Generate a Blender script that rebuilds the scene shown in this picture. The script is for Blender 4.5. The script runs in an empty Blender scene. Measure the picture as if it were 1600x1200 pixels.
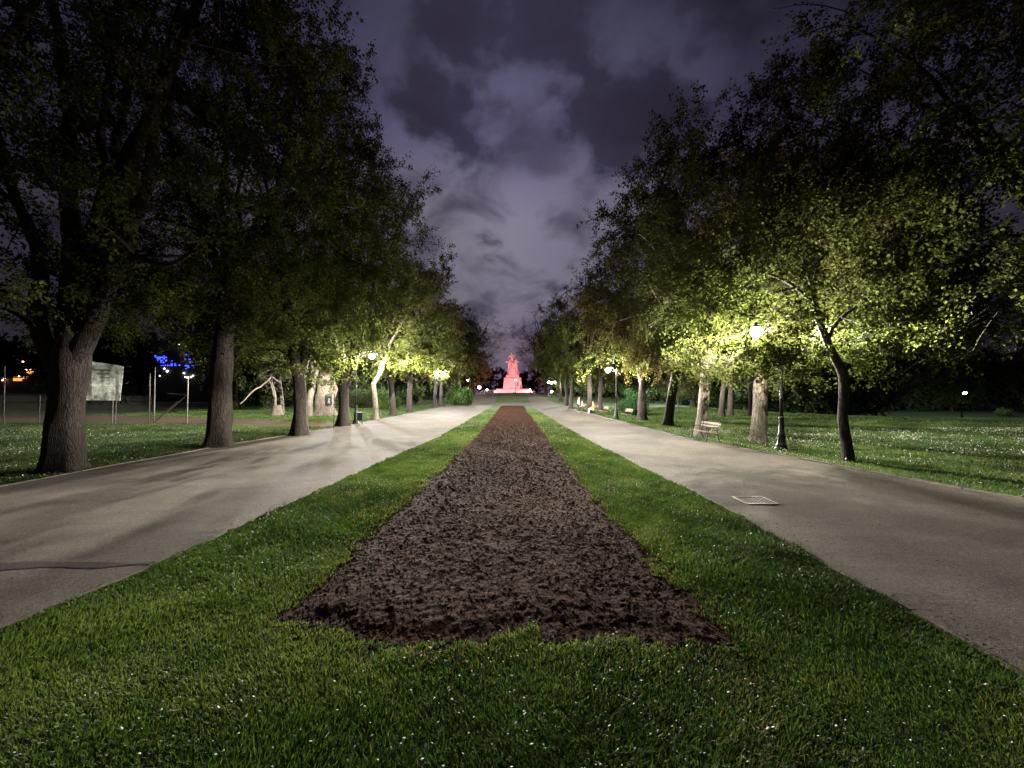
import bpy, math, random
import numpy as np
from mathutils import Vector, Matrix

sc = bpy.context.scene
COL = sc.collection
PI = math.pi

# ------------------------------------------------------------------ camera
CAM_H = 2.2
F_PX = 620.0                     # focal length in pixels of the 1600 px wide picture
HOR = 613.0
cam_d = bpy.data.cameras.new('camera')
cam = bpy.data.objects.new('camera', cam_d)
COL.objects.link(cam)
cam.location = (0, 0, CAM_H)
cam.rotation_euler = (PI / 2, 0, 0)
cam_d.sensor_width = 36.0
cam_d.lens = 36.0 * F_PX / 1600.0
cam_d.shift_y = (HOR - 600.0) / 1600.0
cam_d.clip_start = 0.05
cam_d.clip_end = 3000
sc.camera = cam

# ------------------------------------------------------------------ world: night clouds lit by the town
world = bpy.data.worlds.new('World')
sc.world = world
world.use_nodes = True
wn = world.node_tree
wn.nodes.clear()


def N(nt, kind, **kw):
    n = nt.nodes.new(kind)
    for k, v in kw.items():
        setattr(n, k, v)
    return n


def ramp(nt, stops, interp='LINEAR'):
    r = nt.nodes.new('ShaderNodeValToRGB')
    r.color_ramp.interpolation = interp
    els = r.color_ramp.elements
    while len(els) < len(stops):
        els.new(0.5)
    for e, (p, c) in zip(els, stops):
        e.position = p
        e.color = (c[0], c[1], c[2], 1)
    return r


def noise(nt, vec, scale, detail=4, rough=0.5, dist=0.0):
    n = nt.nodes.new('ShaderNodeTexNoise')
    n.inputs['Scale'].default_value = scale
    n.inputs['Detail'].default_value = detail
    n.inputs['Roughness'].default_value = rough
    n.inputs['Distortion'].default_value = dist
    if vec is not None:
        nt.links.new(vec, n.inputs['Vector'])
    return n


def mapping(nt, vec, scale=(1, 1, 1), loc=(0, 0, 0), rot=(0, 0, 0)):
    m = nt.nodes.new('ShaderNodeMapping')
    m.inputs['Scale'].default_value = scale
    m.inputs['Location'].default_value = loc
    m.inputs['Rotation'].default_value = rot
    nt.links.new(vec, m.inputs['Vector'])
    return m


def mix(nt, fac, a, b, mode='MIX'):
    m = nt.nodes.new('ShaderNodeMix')
    m.data_type = 'RGBA'
    m.blend_type = mode
    for sock, val in ((m.inputs[0], fac), (m.inputs[6], a), (m.inputs[7], b)):
        if hasattr(val, 'is_linked'):
            nt.links.new(val, sock)
        elif isinstance(val, (tuple, list)):
            sock.default_value = (val[0], val[1], val[2], 1)
        else:
            sock.default_value = val
    return m.outputs[2]


def mathn(nt, op, a, b=None, clamp=False):
    m = nt.nodes.new('ShaderNodeMath')
    m.operation = op
    m.use_clamp = clamp
    for i, v in enumerate((a, b)):
        if v is None:
            continue
        if hasattr(v, 'is_linked'):
            nt.links.new(v, m.inputs[i])
        else:
            m.inputs[i].default_value = v
    return m.outputs[0]


tc = N(wn, 'ShaderNodeTexCoord')
sep = N(wn, 'ShaderNodeSeparateXYZ')
wn.links.new(tc.outputs['Generated'], sep.inputs[0])
zc = mathn(wn, 'MAXIMUM', sep.outputs['Z'], 0.0)
den = mathn(wn, 'ADD', zc, 0.42)                    # a cloud deck seen in perspective
cx = mathn(wn, 'DIVIDE', sep.outputs['X'], den)
cy = mathn(wn, 'DIVIDE', sep.outputs['Y'], den)
cmb = N(wn, 'ShaderNodeCombineXYZ')
wn.links.new(cx, cmb.inputs[0])
wn.links.new(cy, cmb.inputs[1])
m1 = mapping(wn, cmb.outputs[0], (1, 1, 1), (3.1, 1.7, 0))
n1 = noise(wn, m1.outputs[0], 6.0, 4, 0.5, 0.35)
n2 = noise(wn, m1.outputs[0], 1.1, 3, 0.5, 0.2)
n3 = noise(wn, m1.outputs[0], 1.7, 2, 0.5, 0.0)
cl = mathn(wn, 'ADD', mathn(wn, 'MULTIPLY', n1.outputs[0], 0.72), mathn(wn, 'MULTIPLY', n2.outputs[0], 0.28))
# gaps in the deck
gap = None
for (gx_, gy_, gr, ga) in ((.262, .835, .10, 1.0), (.215, .80, .06, .6), (-.150, .835, .075, .75), (-.10, .78, .05, .5), (.065, .645, .075, .8), (-.07, .65, .07, .9), (.13, .72, .05, .5), (-.05, 1.22, .05, .35), (.33, .60, .08, .5)):
    d2 = N(wn, 'ShaderNodeVectorMath', operation='DISTANCE')
    wv_ = N(wn, 'ShaderNodeVectorMath', operation='SCALE')
    wv_.inputs['Scale'].default_value = .26
    nw = noise(wn, m1.outputs[0], 9.0, 4, .55)
    wn.links.new(nw.outputs['Color'], wv_.inputs[0])
    av = N(wn, 'ShaderNodeVectorMath', operation='ADD')
    wn.links.new(cmb.outputs[0], av.inputs[0])
    wn.links.new(wv_.outputs[0], av.inputs[1])
    wn.links.new(av.outputs[0], d2.inputs[0])
    d2.inputs[1].default_value = (gx_ + .13, gy_ + .13, .13)
    gg = mathn(wn, 'MULTIPLY', mathn(wn, 'POWER', mathn(wn, 'SUBTRACT', 1.0, mathn(wn, 'DIVIDE', d2.outputs['Value'], gr * 1.7), True), 1.5), ga * 1.1)
    gap = gg if gap is None else mathn(wn, 'MAXIMUM', gap, gg)
r_cloud = ramp(wn, [(0.0, (0.0, 0.0, 0.0)), (0.30, (0.10, 0.10, 0.10)), (0.42, (0.46, 0.46, 0.46)), (0.50, (0.82, 0.82, 0.82)), (0.62, (1.25, 1.25, 1.25))])
wn.links.new(mathn(wn, 'SUBTRACT', cl, mathn(wn, 'MULTIPLY', gap, .75)), r_cloud.inputs[0])
# cloud brightness falls from the glow above the town to the zenith
r_el = ramp(wn, [(0.0, (0.060, 0.040, 0.062)), (0.10, (0.058, 0.048, 0.058)), (0.28, (0.074, 0.069, 0.080)), (0.40, (0.078, 0.072, 0.090)),
                 (0.54, (0.046, 0.043, 0.070)), (0.68, (0.023, 0.023, 0.036)), (1.0, (0.010, 0.010, 0.014))])
wn.links.new(zc, r_el.inputs[0])
tint = mix(wn, n3.outputs[0], (1.0, 1.02, 0.92), (0.98, 0.90, 1.22))
cloudc = mix(wn, 1.0, r_el.outputs[0], tint, 'MULTIPLY')
holes = mix(wn, mathn(wn, 'SMOOTH_MIN', zc, 0.5), (0.02, 0.017, 0.03), (0.002, 0.002, 0.006))
skyc = mix(wn, r_cloud.outputs[0], holes, cloudc)
# the town lies beyond the end of the alley: the clouds are darker away from it
r_dir = ramp(wn, [(0.0, (1.1, 1.1, 1.1)), (0.2, (0.85, 0.85, 0.85)), (0.4, (0.42, 0.40, 0.43)), (0.62, (0.2, 0.19, 0.22)), (1.0, (0.14, 0.14, 0.14))])
wn.links.new(mathn(wn, 'MAXIMUM', mathn(wn, 'ABSOLUTE', sep.outputs['X']), mathn(wn, 'MULTIPLY', sep.outputs['Y'], -1.0)), r_dir.inputs[0])
skyc = mix(wn, 1.0, skyc, r_dir.outputs[0], 'MULTIPLY')
bg = N(wn, 'ShaderNodeBackground')
bg.inputs['Strength'].default_value = 1.85
wn.links.new(skyc, bg.inputs['Color'])
wo = N(wn, 'ShaderNodeOutputWorld')
wn.links.new(bg.outputs[0], wo.inputs[0])

sc.view_settings.view_transform = 'Standard'
sc.view_settings.look = 'None'
sc.view_settings.exposure = 0.55
sc.view_settings.gamma = 1.0
sc.render.engine = 'CYCLES'
sc.cycles.use_denoising = True
sc.cycles.max_bounces = 5
sc.cycles.diffuse_bounces = 2
sc.cycles.transmission_bounces = 3
sc.cycles.transparent_max_bounces = 6
sc.cycles.use_light_tree = True
sc.cycles.caustics_reflective = False
sc.cycles.caustics_refractive = False
sc.cycles.sample_clamp_indirect = 3.0
LAMP_W = 10500.0


# ------------------------------------------------------------------ helpers
def terrain(x, y):
    x = np.asarray(x, float)
    y = np.asarray(y, float)

    def ss(a, b, v):
        t = np.clip((v - a) / (b - a), 0, 1)
        return t * t * (3 - 2 * t)
    h = 2.0 * ss(66, 128, y) * (1 - ss(25, 60, np.abs(x)))
    h = h - 2.9 * ss(24, 60, x) * ss(26, 62, y)
    return h


def at(px, py, Y):
    """point seen at pixel px, py of the photograph when it stands Y metres away"""
    return Vector(((px - 800.0) * Y / F_PX, Y, CAM_H + (HOR - py) * Y / F_PX))


def tag(o, label=None, cat=None, group=None, kind=None):
    if label:
        o['label'] = label
    if cat:
        o['category'] = cat
    if group:
        o['group'] = group
    if kind:
        o['kind'] = kind
    return o


def empty(name, loc, rz=0.0):
    o = bpy.data.objects.new(name, None)
    o.empty_display_size = 0.2
    COL.objects.link(o)
    o.location = loc
    o.rotation_euler = (0, 0, rz)
    return o


class MB:
    def __init__(s):
        s.v = []
        s.f = []
        s.n = 0

    def add(s, verts, faces):
        s.v.extend([tuple(v) for v in verts])
        n = s.n
        s.f.extend([tuple(i + n for i in f) for f in faces])
        s.n += len(verts)
        return s

    def box(s, c, d, rot=None, taper=1.0, bev=0.0):
        x, y, z = d[0] / 2, d[1] / 2, d[2] / 2
        if bev > 0:
            b = min(bev, x * .45, y * .45, z * .45)
            loops = []
            for zz, e in ((-z, b), (-z + b, 0), (z - b, 0), (z, b)):
                k = taper if zz > 0 else 1.0
                xx, yy = (x - e) * k, (y - e) * k
                bb = b * 0.7 if e == 0 else b * .3
                loops.append([(xx, yy - bb, zz), (xx - bb, yy, zz), (-xx + bb, yy, zz), (-xx, yy - bb, zz),
                              (-xx, -yy + bb, zz), (-xx + bb, -yy, zz), (xx - bb, -yy, zz), (xx, -yy + bb, zz)])
            vs = [p for l in loops for p in l]
            fs = [tuple(range(7, -1, -1)), tuple(range(24, 32))]
            for k in range(3):
                for i in range(8):
                    j = (i + 1) % 8
                    fs.append((k * 8 + i, k * 8 + j, k * 8 + 8 + j, k * 8 + 8 + i))
        else:
            t = taper
            vs = [(-x, -y, -z), (x, -y, -z), (x, y, -z), (-x, y, -z), (-x * t, -y * t, z), (x * t, -y * t, z), (x * t, y * t, z), (-x * t, y * t, z)]
            fs = [(0, 3, 2, 1), (4, 5, 6, 7), (0, 1, 5, 4), (1, 2, 6, 5), (2, 3, 7, 6), (3, 0, 4, 7)]
        if rot is not None:
            vs = [tuple(rot @ Vector(v)) for v in vs]
        vs = [(v[0] + c[0], v[1] + c[1], v[2] + c[2]) for v in vs]
        return s.add(vs, fs)

    def tube(s, pts, rads, n=8, cap=True):
        v, f = tube_arrays(np.array([tuple(p) for p in pts]), np.array(rads, float) if hasattr(rads, '__len__') else np.full(len(pts), float(rads)), n)
        s.add(v.tolist(), f.tolist())
        if cap:
            m = s.n - len(v)
            s.f.append(tuple(m + i for i in range(n))[::-1])
            s.f.append(tuple(s.n - n + i for i in range(n)))
        return s

    def lathe(s, c, prof, n=16):
        vs, fs = [], []
        for r, z in prof:
            for i in range(n):
                a = 2 * PI * i / n
                vs.append((c[0] + r * math.cos(a), c[1] + r * math.sin(a), c[2] + z))
        for k in range(len(prof) - 1):
            for i in range(n):
                j = (i + 1) % n
                fs.append((k * n + i, k * n + j, (k + 1) * n + j, (k + 1) * n + i))
        fs.append(tuple(range(n))[::-1])
        fs.append(tuple((len(prof) - 1) * n + i for i in range(n)))
        return s.add(vs, fs)

    def ball(s, c, r, n=12, m=8, sc3=(1, 1, 1)):
        prof = [(max(1e-4, math.sin(PI * k / m)) * r, -math.cos(PI * k / m) * r) for k in range(m + 1)]
        vs, fs = [], []
        for rr, z in prof:
            for i in range(n):
                a = 2 * PI * i / n
                vs.append((c[0] + rr * math.cos(a) * sc3[0], c[1] + rr * math.sin(a) * sc3[1], c[2] + z * sc3[2]))
        for k in range(m):
            for i in range(n):
                j = (i + 1) % n
                fs.append((k * n + i, k * n + j, (k + 1) * n + j, (k + 1) * n + i))
        return s.add(vs, fs)

    def build(s, name, mat, parent=None, smooth=False):
        me = bpy.data.meshes.new(name)
        me.from_pydata(s.v, [], s.f)
        me.materials.append(mat)
        if smooth:
            me.polygons.foreach_set('use_smooth', [True] * len(me.polygons))
        me.update()
        o = bpy.data.objects.new(name, me)
        COL.objects.link(o)
        if parent is not None:
            o.parent = parent
        return o


def tube_arrays(P, R, n):
    k = len(P)
    T = np.gradient(P, axis=0)
    T /= np.linalg.norm(T, axis=1, keepdims=True) + 1e-9
    ref = np.tile(np.array([0.0, 0.0, 1.0]), (k, 1))
    mean = T.mean(axis=0)
    if abs(mean[2]) > 0.8 * np.linalg.norm(mean):
        ref[:] = (1.0, 0.0, 0.0)
    A = np.cross(T, ref)
    A /= np.linalg.norm(A, axis=1, keepdims=True) + 1e-9
    B = np.cross(T, A)
    ang = np.arange(n) * 2 * PI / n
    V = P[:, None, :] + R[:, None, None] * (A[:, None, :] * np.cos(ang)[None, :, None] + B[:, None, :] * np.sin(ang)[None, :, None])
    V = V.reshape(-1, 3)
    i = np.arange(n)
    j = (i + 1) % n
    F = []
    for q in range(k - 1):
        F.append(np.stack([q * n + i, q * n + j, (q + 1) * n + j, (q + 1) * n + i], axis=1))
    return V, np.concatenate(F)


def np_mesh(name, V, F, mat, attrs=None, smooth=False, parent=None):
    """V (n,3); F (m,k) with the same k, or a list of such arrays"""
    if not isinstance(F, list):
        F = [F]
    F = [f for f in F if len(f)]
    me = bpy.data.meshes.new(name)
    me.vertices.add(len(V))
    me.vertices.foreach_set('co', np.ascontiguousarray(V, dtype=np.float32).ravel())
    loops = np.concatenate([f.ravel() for f in F]).astype(np.int32)
    sizes = np.concatenate([np.full(len(f), f.shape[1]) for f in F]).astype(np.int32)
    starts = np.concatenate([[0], np.cumsum(sizes)[:-1]]).astype(np.int32)
    me.loops.add(len(loops))
    me.loops.foreach_set('vertex_index', loops)
    me.polygons.add(len(sizes))
    me.polygons.foreach_set('loop_start', starts)
    try:
        me.polygons.foreach_set('loop_total', sizes)
    except Exception:
        pass
    if attrs:
        for an, av in attrs.items():
            a = me.attributes.new(an, 'FLOAT', 'POINT')
            a.data.foreach_set('value', np.ascontiguousarray(av, dtype=np.float32))
    me.materials.append(mat)
    me.update(calc_edges=True)
    me.validate()
    me.polygons.foreach_set('use_smooth', np.full(len(me.polygons), smooth))
    o = bpy.data.objects.new(name, me)
    COL.objects.link(o)
    if parent is not None:
        o.parent = parent
    return o


# ------------------------------------------------------------------ materials
def new_mat(name):
    m = bpy.data.materials.new(name)
    m.use_nodes = True
    nt = m.node_tree
    b = nt.nodes['Principled BSDF']
    return m, nt, b


def simple(name, col, rough=0.6, metal=0.0, nscale=None, namt=0.25, bump=0.0):
    m, nt, b = new_mat(name)
    b.inputs['Roughness'].default_value = rough
    b.inputs['Metallic'].default_value = metal
    if nscale:
        t = N(nt, 'ShaderNodeTexCoord')
        n = noise(nt, t.outputs['Object'], nscale, 5, 0.6)
        lo = tuple(c * (1 - namt) for c in col)
        hi = tuple(min(1, c * (1 + namt)) for c in col)
        r = ramp(nt, [(0.3, lo), (0.7, hi)])
        nt.links.new(n.outputs[0], r.inputs[0])
        nt.links.new(r.outputs[0], b.inputs['Base Color'])
        if bump:
            bp = N(nt, 'ShaderNodeBump')
            bp.inputs['Strength'].default_value = bump
            bp.inputs['Distance'].default_value = 0.02
            nt.links.new(n.outputs[0], bp.inputs['Height'])
            nt.links.new(bp.outputs[0], b.inputs['Normal'])
    else:
        b.inputs['Base Color'].default_value = (*col, 1)
    return m


def emit(name, col, strength):
    m, nt, b = new_mat(name)
    b.inputs['Base Color'].default_value = (0.05, 0.05, 0.05, 1)
    b.inputs['Emission Color'].default_value = (*col, 1)
    b.inputs['Emission Strength'].default_value = strength
    return m


def bark_mat(name, c1, c2, scale=1.0):
    m, nt, b = new_mat(name)
    t = N(nt, 'ShaderNodeTexCoord')
    mp = mapping(nt, t.outputs['Object'], (1, 1, 0.22))
    n = noise(nt, mp.outputs[0], 9 * scale, 6, 0.65, 0.6)
    v = N(nt, 'ShaderNodeTexVoronoi')
    v.feature = 'DISTANCE_TO_EDGE'
    v.inputs['Scale'].default_value = 13 * scale
    nz = noise(nt, mp.outputs[0], 5, 3)
    vm = N(nt, 'ShaderNodeVectorMath', operation='ADD')
    nt.links.new(mp.outputs[0], vm.inputs[0])
    sv = N(nt, 'ShaderNodeVectorMath', operation='SCALE')
    sv.inputs['Scale'].default_value = 0.25
    nt.links.new(nz.outputs['Color'], sv.inputs[0])
    nt.links.new(sv.outputs[0], vm.inputs[1])
    nt.links.new(vm.outputs[0], v.inputs['Vector'])
    r = ramp(nt, [(0.25, c1), (0.75, c2)])
    nt.links.new(n.outputs[0], r.inputs[0])
    rv = ramp(nt, [(0.0, (0.35, 0.33, 0.3)), (0.12, (1, 1, 1))])
    nt.links.new(v.outputs[0], rv.inputs[0])
    big = noise(nt, t.outputs['Object'], 1.6, 3)
    rb = ramp(nt, [(0.35, (0.8, 0.8, 0.8)), (0.65, (1.12, 1.1, 1.05))])
    nt.links.new(big.outputs[0], rb.inputs[0])
    c = mix(nt, 0.8, r.outputs[0], rv.outputs[0], 'MULTIPLY')
    c = mix(nt, 1.0, c, rb.outputs[0], 'MULTIPLY')
    nt.links.new(c, b.inputs['Base Color'])
    b.inputs['Roughness'].default_value = 0.9
    bp = N(nt, 'ShaderNodeBump')
    bp.inputs['Strength'].default_value = 1.0
    bp.inputs['Distance'].default_value = 0.05
    nt.links.new(mathn(nt, 'ADD', n.outputs[0], mathn(nt, 'MULTIPLY', rv.outputs[0], 0.6)), bp.inputs['Height'])
    nt.links.new(bp.outputs[0], b.inputs['Normal'])
    return m


def leaf_mat(name, dark, mid, light, trans=0.55):
    m, nt, b = new_mat(name)
    nt.nodes.remove(b)
    out = nt.nodes['Material Output']
    at_ = N(nt, 'ShaderNodeAttribute', attribute_name='tint')
    r = ramp(nt, [(0.0, dark), (0.5, mid), (1.0, light)])
    nt.links.new(at_.outputs['Fac'], r.inputs[0])
    at2 = N(nt, 'ShaderNodeAttribute', attribute_name='young')
    lc = mix(nt, at2.outputs['Fac'], r.outputs[0], (0.062, 0.040, 0.024))  # new leaf brown, plus the dim skyglow up high put into the colour
    d = N(nt, 'ShaderNodeBsdfDiffuse')
    tr = N(nt, 'ShaderNodeBsdfTranslucent')
    nt.links.new(lc, d.inputs[0])
    warm = mix(nt, 1.0, lc, (1.05, 1.08, 0.85), 'MULTIPLY')
    nt.links.new(warm, tr.inputs[0])
    ms = N(nt, 'ShaderNodeMixShader')
    ms.inputs[0].default_value = trans
    nt.links.new(d.outputs[0], ms.inputs[1])
    nt.links.new(tr.outputs[0], ms.inputs[2])
    nt.links.new(ms.outputs[0], out.inputs[0])
    return m


M_BARK = bark_mat('bark', (0.022, 0.017, 0.015), (0.068, 0.053, 0.046))
M_BARK_PALE = bark_mat('pale_bark', (0.11, 0.095, 0.078), (0.25, 0.215, 0.18), 0.8)
M_LEAF = leaf_mat('spring_leaf', (0.044, 0.048, 0.018), (0.078, 0.096, 0.026), (0.130, 0.16, 0.044))
M_LEAF_BROWN = leaf_mat('bronze_leaf', (0.055, 0.035, 0.022), (0.085, 0.070, 0.028), (0.12, 0.12, 0.03))
M_LEAF_DARK = leaf_mat('dark_leaf', (0.020, 0.028, 0.012), (0.035, 0.05, 0.018), (0.06, 0.085, 0.025), 0.2)
M_LEAF_BUSH = leaf_mat('bush_leaf', (0.02, 0.040, 0.012), (0.055, 0.10, 0.028), (0.13, 0.20, 0.06), 0.3)
M_LEAF_YEW = leaf_mat('shrub_leaf', (0.015, 0.035, 0.015), (0.025, 0.06, 0.022), (0.04, 0.09, 0.03), 0.15)


# ------------------------------------------------------------------ ground
def lawn_material():
    m, nt, b = new_mat('lawn')
    t = N(nt, 'ShaderNodeTexCoord')
    n = noise(nt, t.outputs['Object'], 0.6, 5, 0.6)
    n2 = noise(nt, t.outputs['Object'], 9.0, 6, 0.75)
    r = ramp(nt, [(0.3, (0.040, 0.085, 0.012)), (0.7, (0.075, 0.14, 0.020))])
    nt.links.new(n.outputs[0], r.inputs[0])
    r2 = ramp(nt, [(0.3, (0.45, 0.5, 0.4)), (0.7, (1.35, 1.25, 1.0))])
    nt.links.new(n2.outputs[0], r2.inputs[0])
    c = mix(nt, 1.0, r.outputs[0], r2.outputs[0], 'MULTIPLY')
    nt.links.new(c, b.inputs['Base Color'])
    b.inputs['Roughness'].default_value = 0.95
    bp = N(nt, 'ShaderNodeBump')
    bp.inputs['Strength'].default_value = 0.9
    bp.inputs['Distance'].default_value = 0.05
    nt.links.new(n2.outputs[0], bp.inputs['Height'])
    nt.links.new(bp.outputs[0], b.inputs['Normal'])
    return m


def asphalt_material(name, base=(0.190, 0.170, 0.146)):
    m, nt, b = new_mat(name)
    t = N(nt, 'ShaderNodeTexCoord')
    big = noise(nt, t.outputs['Object'], 0.45, 5, 0.6, 0.4)
    mp = mapping(nt, t.outputs['Object'], (0.35, 1.0, 1.0), rot=(0, 0, 0.1))
    str_ = noise(nt, mp.outputs[0], 1.6, 5, 0.6, 1.2)
    fine = noise(nt, t.outputs['Object'], 42, 6, 0.9)
    grain = N(nt, 'ShaderNodeTexVoronoi')
    grain.inputs['Scale'].default_value = 110
    nt.links.new(t.outputs['Object'], grain.inputs['Vector'])
    lo = tuple(c * 0.72 for c in base)
    hi = tuple(c * 1.2 for c in base)
    r = ramp(nt, [(0.3, lo), (0.7, hi)])
    nt.links.new(big.outputs[0], r.inputs[0])
    r2 = ramp(nt, [(0.3, (0.86, 0.86, 0.86)), (0.65, (1.06, 1.06, 1.06))])
    nt.links.new(str_.outputs[0], r2.inputs[0])
    r3 = ramp(nt, [(0.3, (0.45, 0.45, 0.45)), (0.7, (1.5, 1.5, 1.5))])
    nt.links.new(fine.outputs[0], r3.inputs[0])
    c = mix(nt, 1.0, r.outputs[0], r2.outputs[0], 'MULTIPLY')
    c = mix(nt, 1.0, c, r3.outputs[0], 'MULTIPLY')
    ag = N(nt, 'ShaderNodeTexVoronoi')
    ag.inputs['Scale'].default_value = 55
    nt.links.new(t.outputs['Object'], ag.inputs['Vector'])
    sepc = N(nt, 'ShaderNodeSeparateColor')
    nt.links.new(ag.outputs['Color'], sepc.inputs[0])
    ra = ramp(nt, [(0.0, (0.62, 0.62, 0.64)), (0.5, (0.97, 0.97, 0.97)), (0.93, (1.1, 1.1, 1.08)), (1.0, (1.6, 1.58, 1.5))])
    nt.links.new(sepc.outputs[0], ra.inputs[0])
    c = mix(nt, 0.8, c, ra.outputs[0], 'MULTIPLY')
    # hairline cracks
    cw = N(nt, 'ShaderNodeTexVoronoi')
    cw.feature = 'DISTANCE_TO_EDGE'
    cw.inputs['Scale'].default_value = 0.42
    wob = noise(nt, t.outputs['Object'], 2.2, 5, 0.7)
    sv = N(nt, 'ShaderNodeVectorMath', operation='SCALE')
    sv.inputs['Scale'].default_value = 1.1
    nt.links.new(wob.outputs['Color'], sv.inputs[0])
    va = N(nt, 'ShaderNodeVectorMath', operation='ADD')
    nt.links.new(t.outputs['Object'], va.inputs[0])
    nt.links.new(sv.outputs[0], va.inputs[1])
    nt.links.new(va.outputs[0], cw.inputs['Vector'])
    rc = ramp(nt, [(0.0, (0.55, 0.52, 0.5)), (0.006, (1, 1, 1))])
    nt.links.new(cw.outputs[0], rc.inputs[0])
    cm = mix(nt, mathn(nt, 'GREATER_THAN', big.outputs[0], 0.52), (1, 1, 1), rc.outputs[0])
    c = mix(nt, 0.8, c, cm, 'MULTIPLY')
    nt.links.new(c, b.inputs['Base Color'])
    b.inputs['Roughness'].default_value = 0.9
    b.inputs['Specular IOR Level'].default_value = 0.2
    bp = N(nt, 'ShaderNodeBump')
    bp.inputs['Strength'].default_value = 0.8
    bp.inputs['Distance'].default_value = 0.016
    h = mathn(nt, 'ADD', mathn(nt, 'MULTIPLY', fine.outputs[0], 0.5), mathn(nt, 'MULTIPLY', grain.outputs[0], 0.35))
    h = mathn(nt, 'ADD', h, mathn(nt, 'MULTIPLY', str_.outputs[0], 1.5))
    nt.links.new(h, bp.inputs['Height'])
    nt.links.new(bp.outputs[0], b.inputs['Normal'])
    return m


def soil_material(name='soil', lo=(0.036, 0.018, 0.012), hi=(0.088, 0.046, 0.032)):
    m, nt, b = new_mat(name)
    t = N(nt, 'ShaderNodeTexCoord')
    n = noise(nt, t.outputs['Object'], 22, 6, 0.7)
    n0 = noise(nt, t.outputs['Object'], 1.1, 4, 0.6)
    v = N(nt, 'ShaderNodeTexVoronoi')
    v.inputs['Scale'].default_value = 16
    nt.links.new(t.outputs['Object'], v.inputs['Vector'])
    r = ramp(nt, [(0.3, lo), (0.72, hi)])
    nt.links.new(n.outputs[0], r.inputs[0])
    r0 = ramp(nt, [(0.3, (0.88, 0.86, 0.9)), (0.62, (1.03, 1.03, 1.0)), (0.75, (1.12, 1.1, 0.9))])
    nt.links.new(n0.outputs[0], r0.inputs[0])
    c = mix(nt, 1.0, r.outputs[0], r0.outputs[0], 'MULTIPLY')
    nt.links.new(c, b.inputs['Base Color'])
    b.inputs['Roughness'].default_value = 0.95
    b.inputs['Specular IOR Level'].default_value = 0.06
    bp = N(nt, 'ShaderNodeBump')
    bp.inputs['Strength'].default_value = 1.0
    bp.inputs['Distance'].default_value = 0.04
    nt.links.new(mathn(nt, 'SUBTRACT', n.outputs[0], mathn(nt, 'MULTIPLY', v.outputs[0], 0.6)), bp.inputs['Height'])
    nt.links.new(bp.outputs[0], b.inputs['Normal'])
    return m


M_LAWN = lawn_material()
M_ASPH = asphalt_material('asphalt')
M_ASPH_DARK = asphalt_material('dark_asphalt', (0.085, 0.075, 0.068))
M_SOIL = soil_material()
M_DIRT = soil_material('bare_earth', (0.10, 0.07, 0.045), (0.19, 0.14, 0.095))
M_KERB = simple('kerb_stone', (0.17, 0.15, 0.125), 0.85, 0, 14, 0.35, 0.5)

xs = np.concatenate([np.linspace(-900, -80, 14), np.linspace(-70, -26, 12), np.linspace(-24, 24, 33), np.linspace(26, 70, 16), np.linspace(80, 900, 14)])
ys = np.concatenate([np.linspace(-60, -4, 6), np.linspace(0, 64, 33), np.linspace(66, 132, 34), np.linspace(150, 1500, 18)])
GX, GY = np.meshgrid(xs, ys)
GZ = terrain(GX, GY)
nx, ny = len(xs), len(ys)
idx = np.arange(nx * ny).reshape(ny, nx)
F = np.stack([idx[:-1, :-1], idx[:-1, 1:], idx[1:, 1:], idx[1:, :-1]], -1).reshape(-1, 4)
g = np_mesh('lawn', np.stack([GX, GY, GZ], -1).reshape(-1, 3), F, M_LAWN, smooth=True)
tag(g, kind='structure')


def pl(v, tab):
    return np.interp(v, [a for a, b in tab], [b for a, b in tab])


# edges of the two paths, as x against y
L_IN = [(-10, -5.3), (3, -4.85), (5, -4.58), (8, -4.42), (12, -4.22), (20, -3.6), (40, -3.35), (62, -3.2)]
L_OUT = [(-10, -12.0), (9, -11.9), (16, -11.9), (24, -11.0), (40, -10.6), (60, -10.5), (130, -10.8)]
R_IN = [(-10, 4.0), (3, 4.0), (7, 4.1), (12, 3.85), (20, 3.45), (40, 3.2), (62, 3.1)]
R_OUT = [(-10, 11.0), (8, 10.4), (12, 9.6), (19, 8.25), (33, 8.0), (60, 7.9), (130, 8.6)]


def wob(y, k, a):
    return a * (np.sin(y * 1.3 + k) + 0.6 * np.sin(y * 3.7 + 2 * k) + 0.4 * np.sin(y * 9.1 + 3 * k))


def strip(name, fl, fr, yv, dz, mat, nxx=6, wl=0.03):
    V = []
    for y in yv:
        a, b_ = fl(y), fr(y)
        for i in range(nxx + 1):
            x = a + (b_ - a) * i / nxx
            V.append((x, y, float(terrain(x, y)) + (dz if y < 64 else dz + 0.02)))
    V = np.array(V)
    k = nxx + 1
    ii = np.arange(len(yv) * k).reshape(len(yv), k)
    F = np.stack([ii[:-1, :-1], ii[:-1, 1:], ii[1:, 1:], ii[1:, :-1]], -1).reshape(-1, 4)
    o = np_mesh(name, V, F, mat, smooth=True)
    tag(o, kind='structure')
    return o


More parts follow.
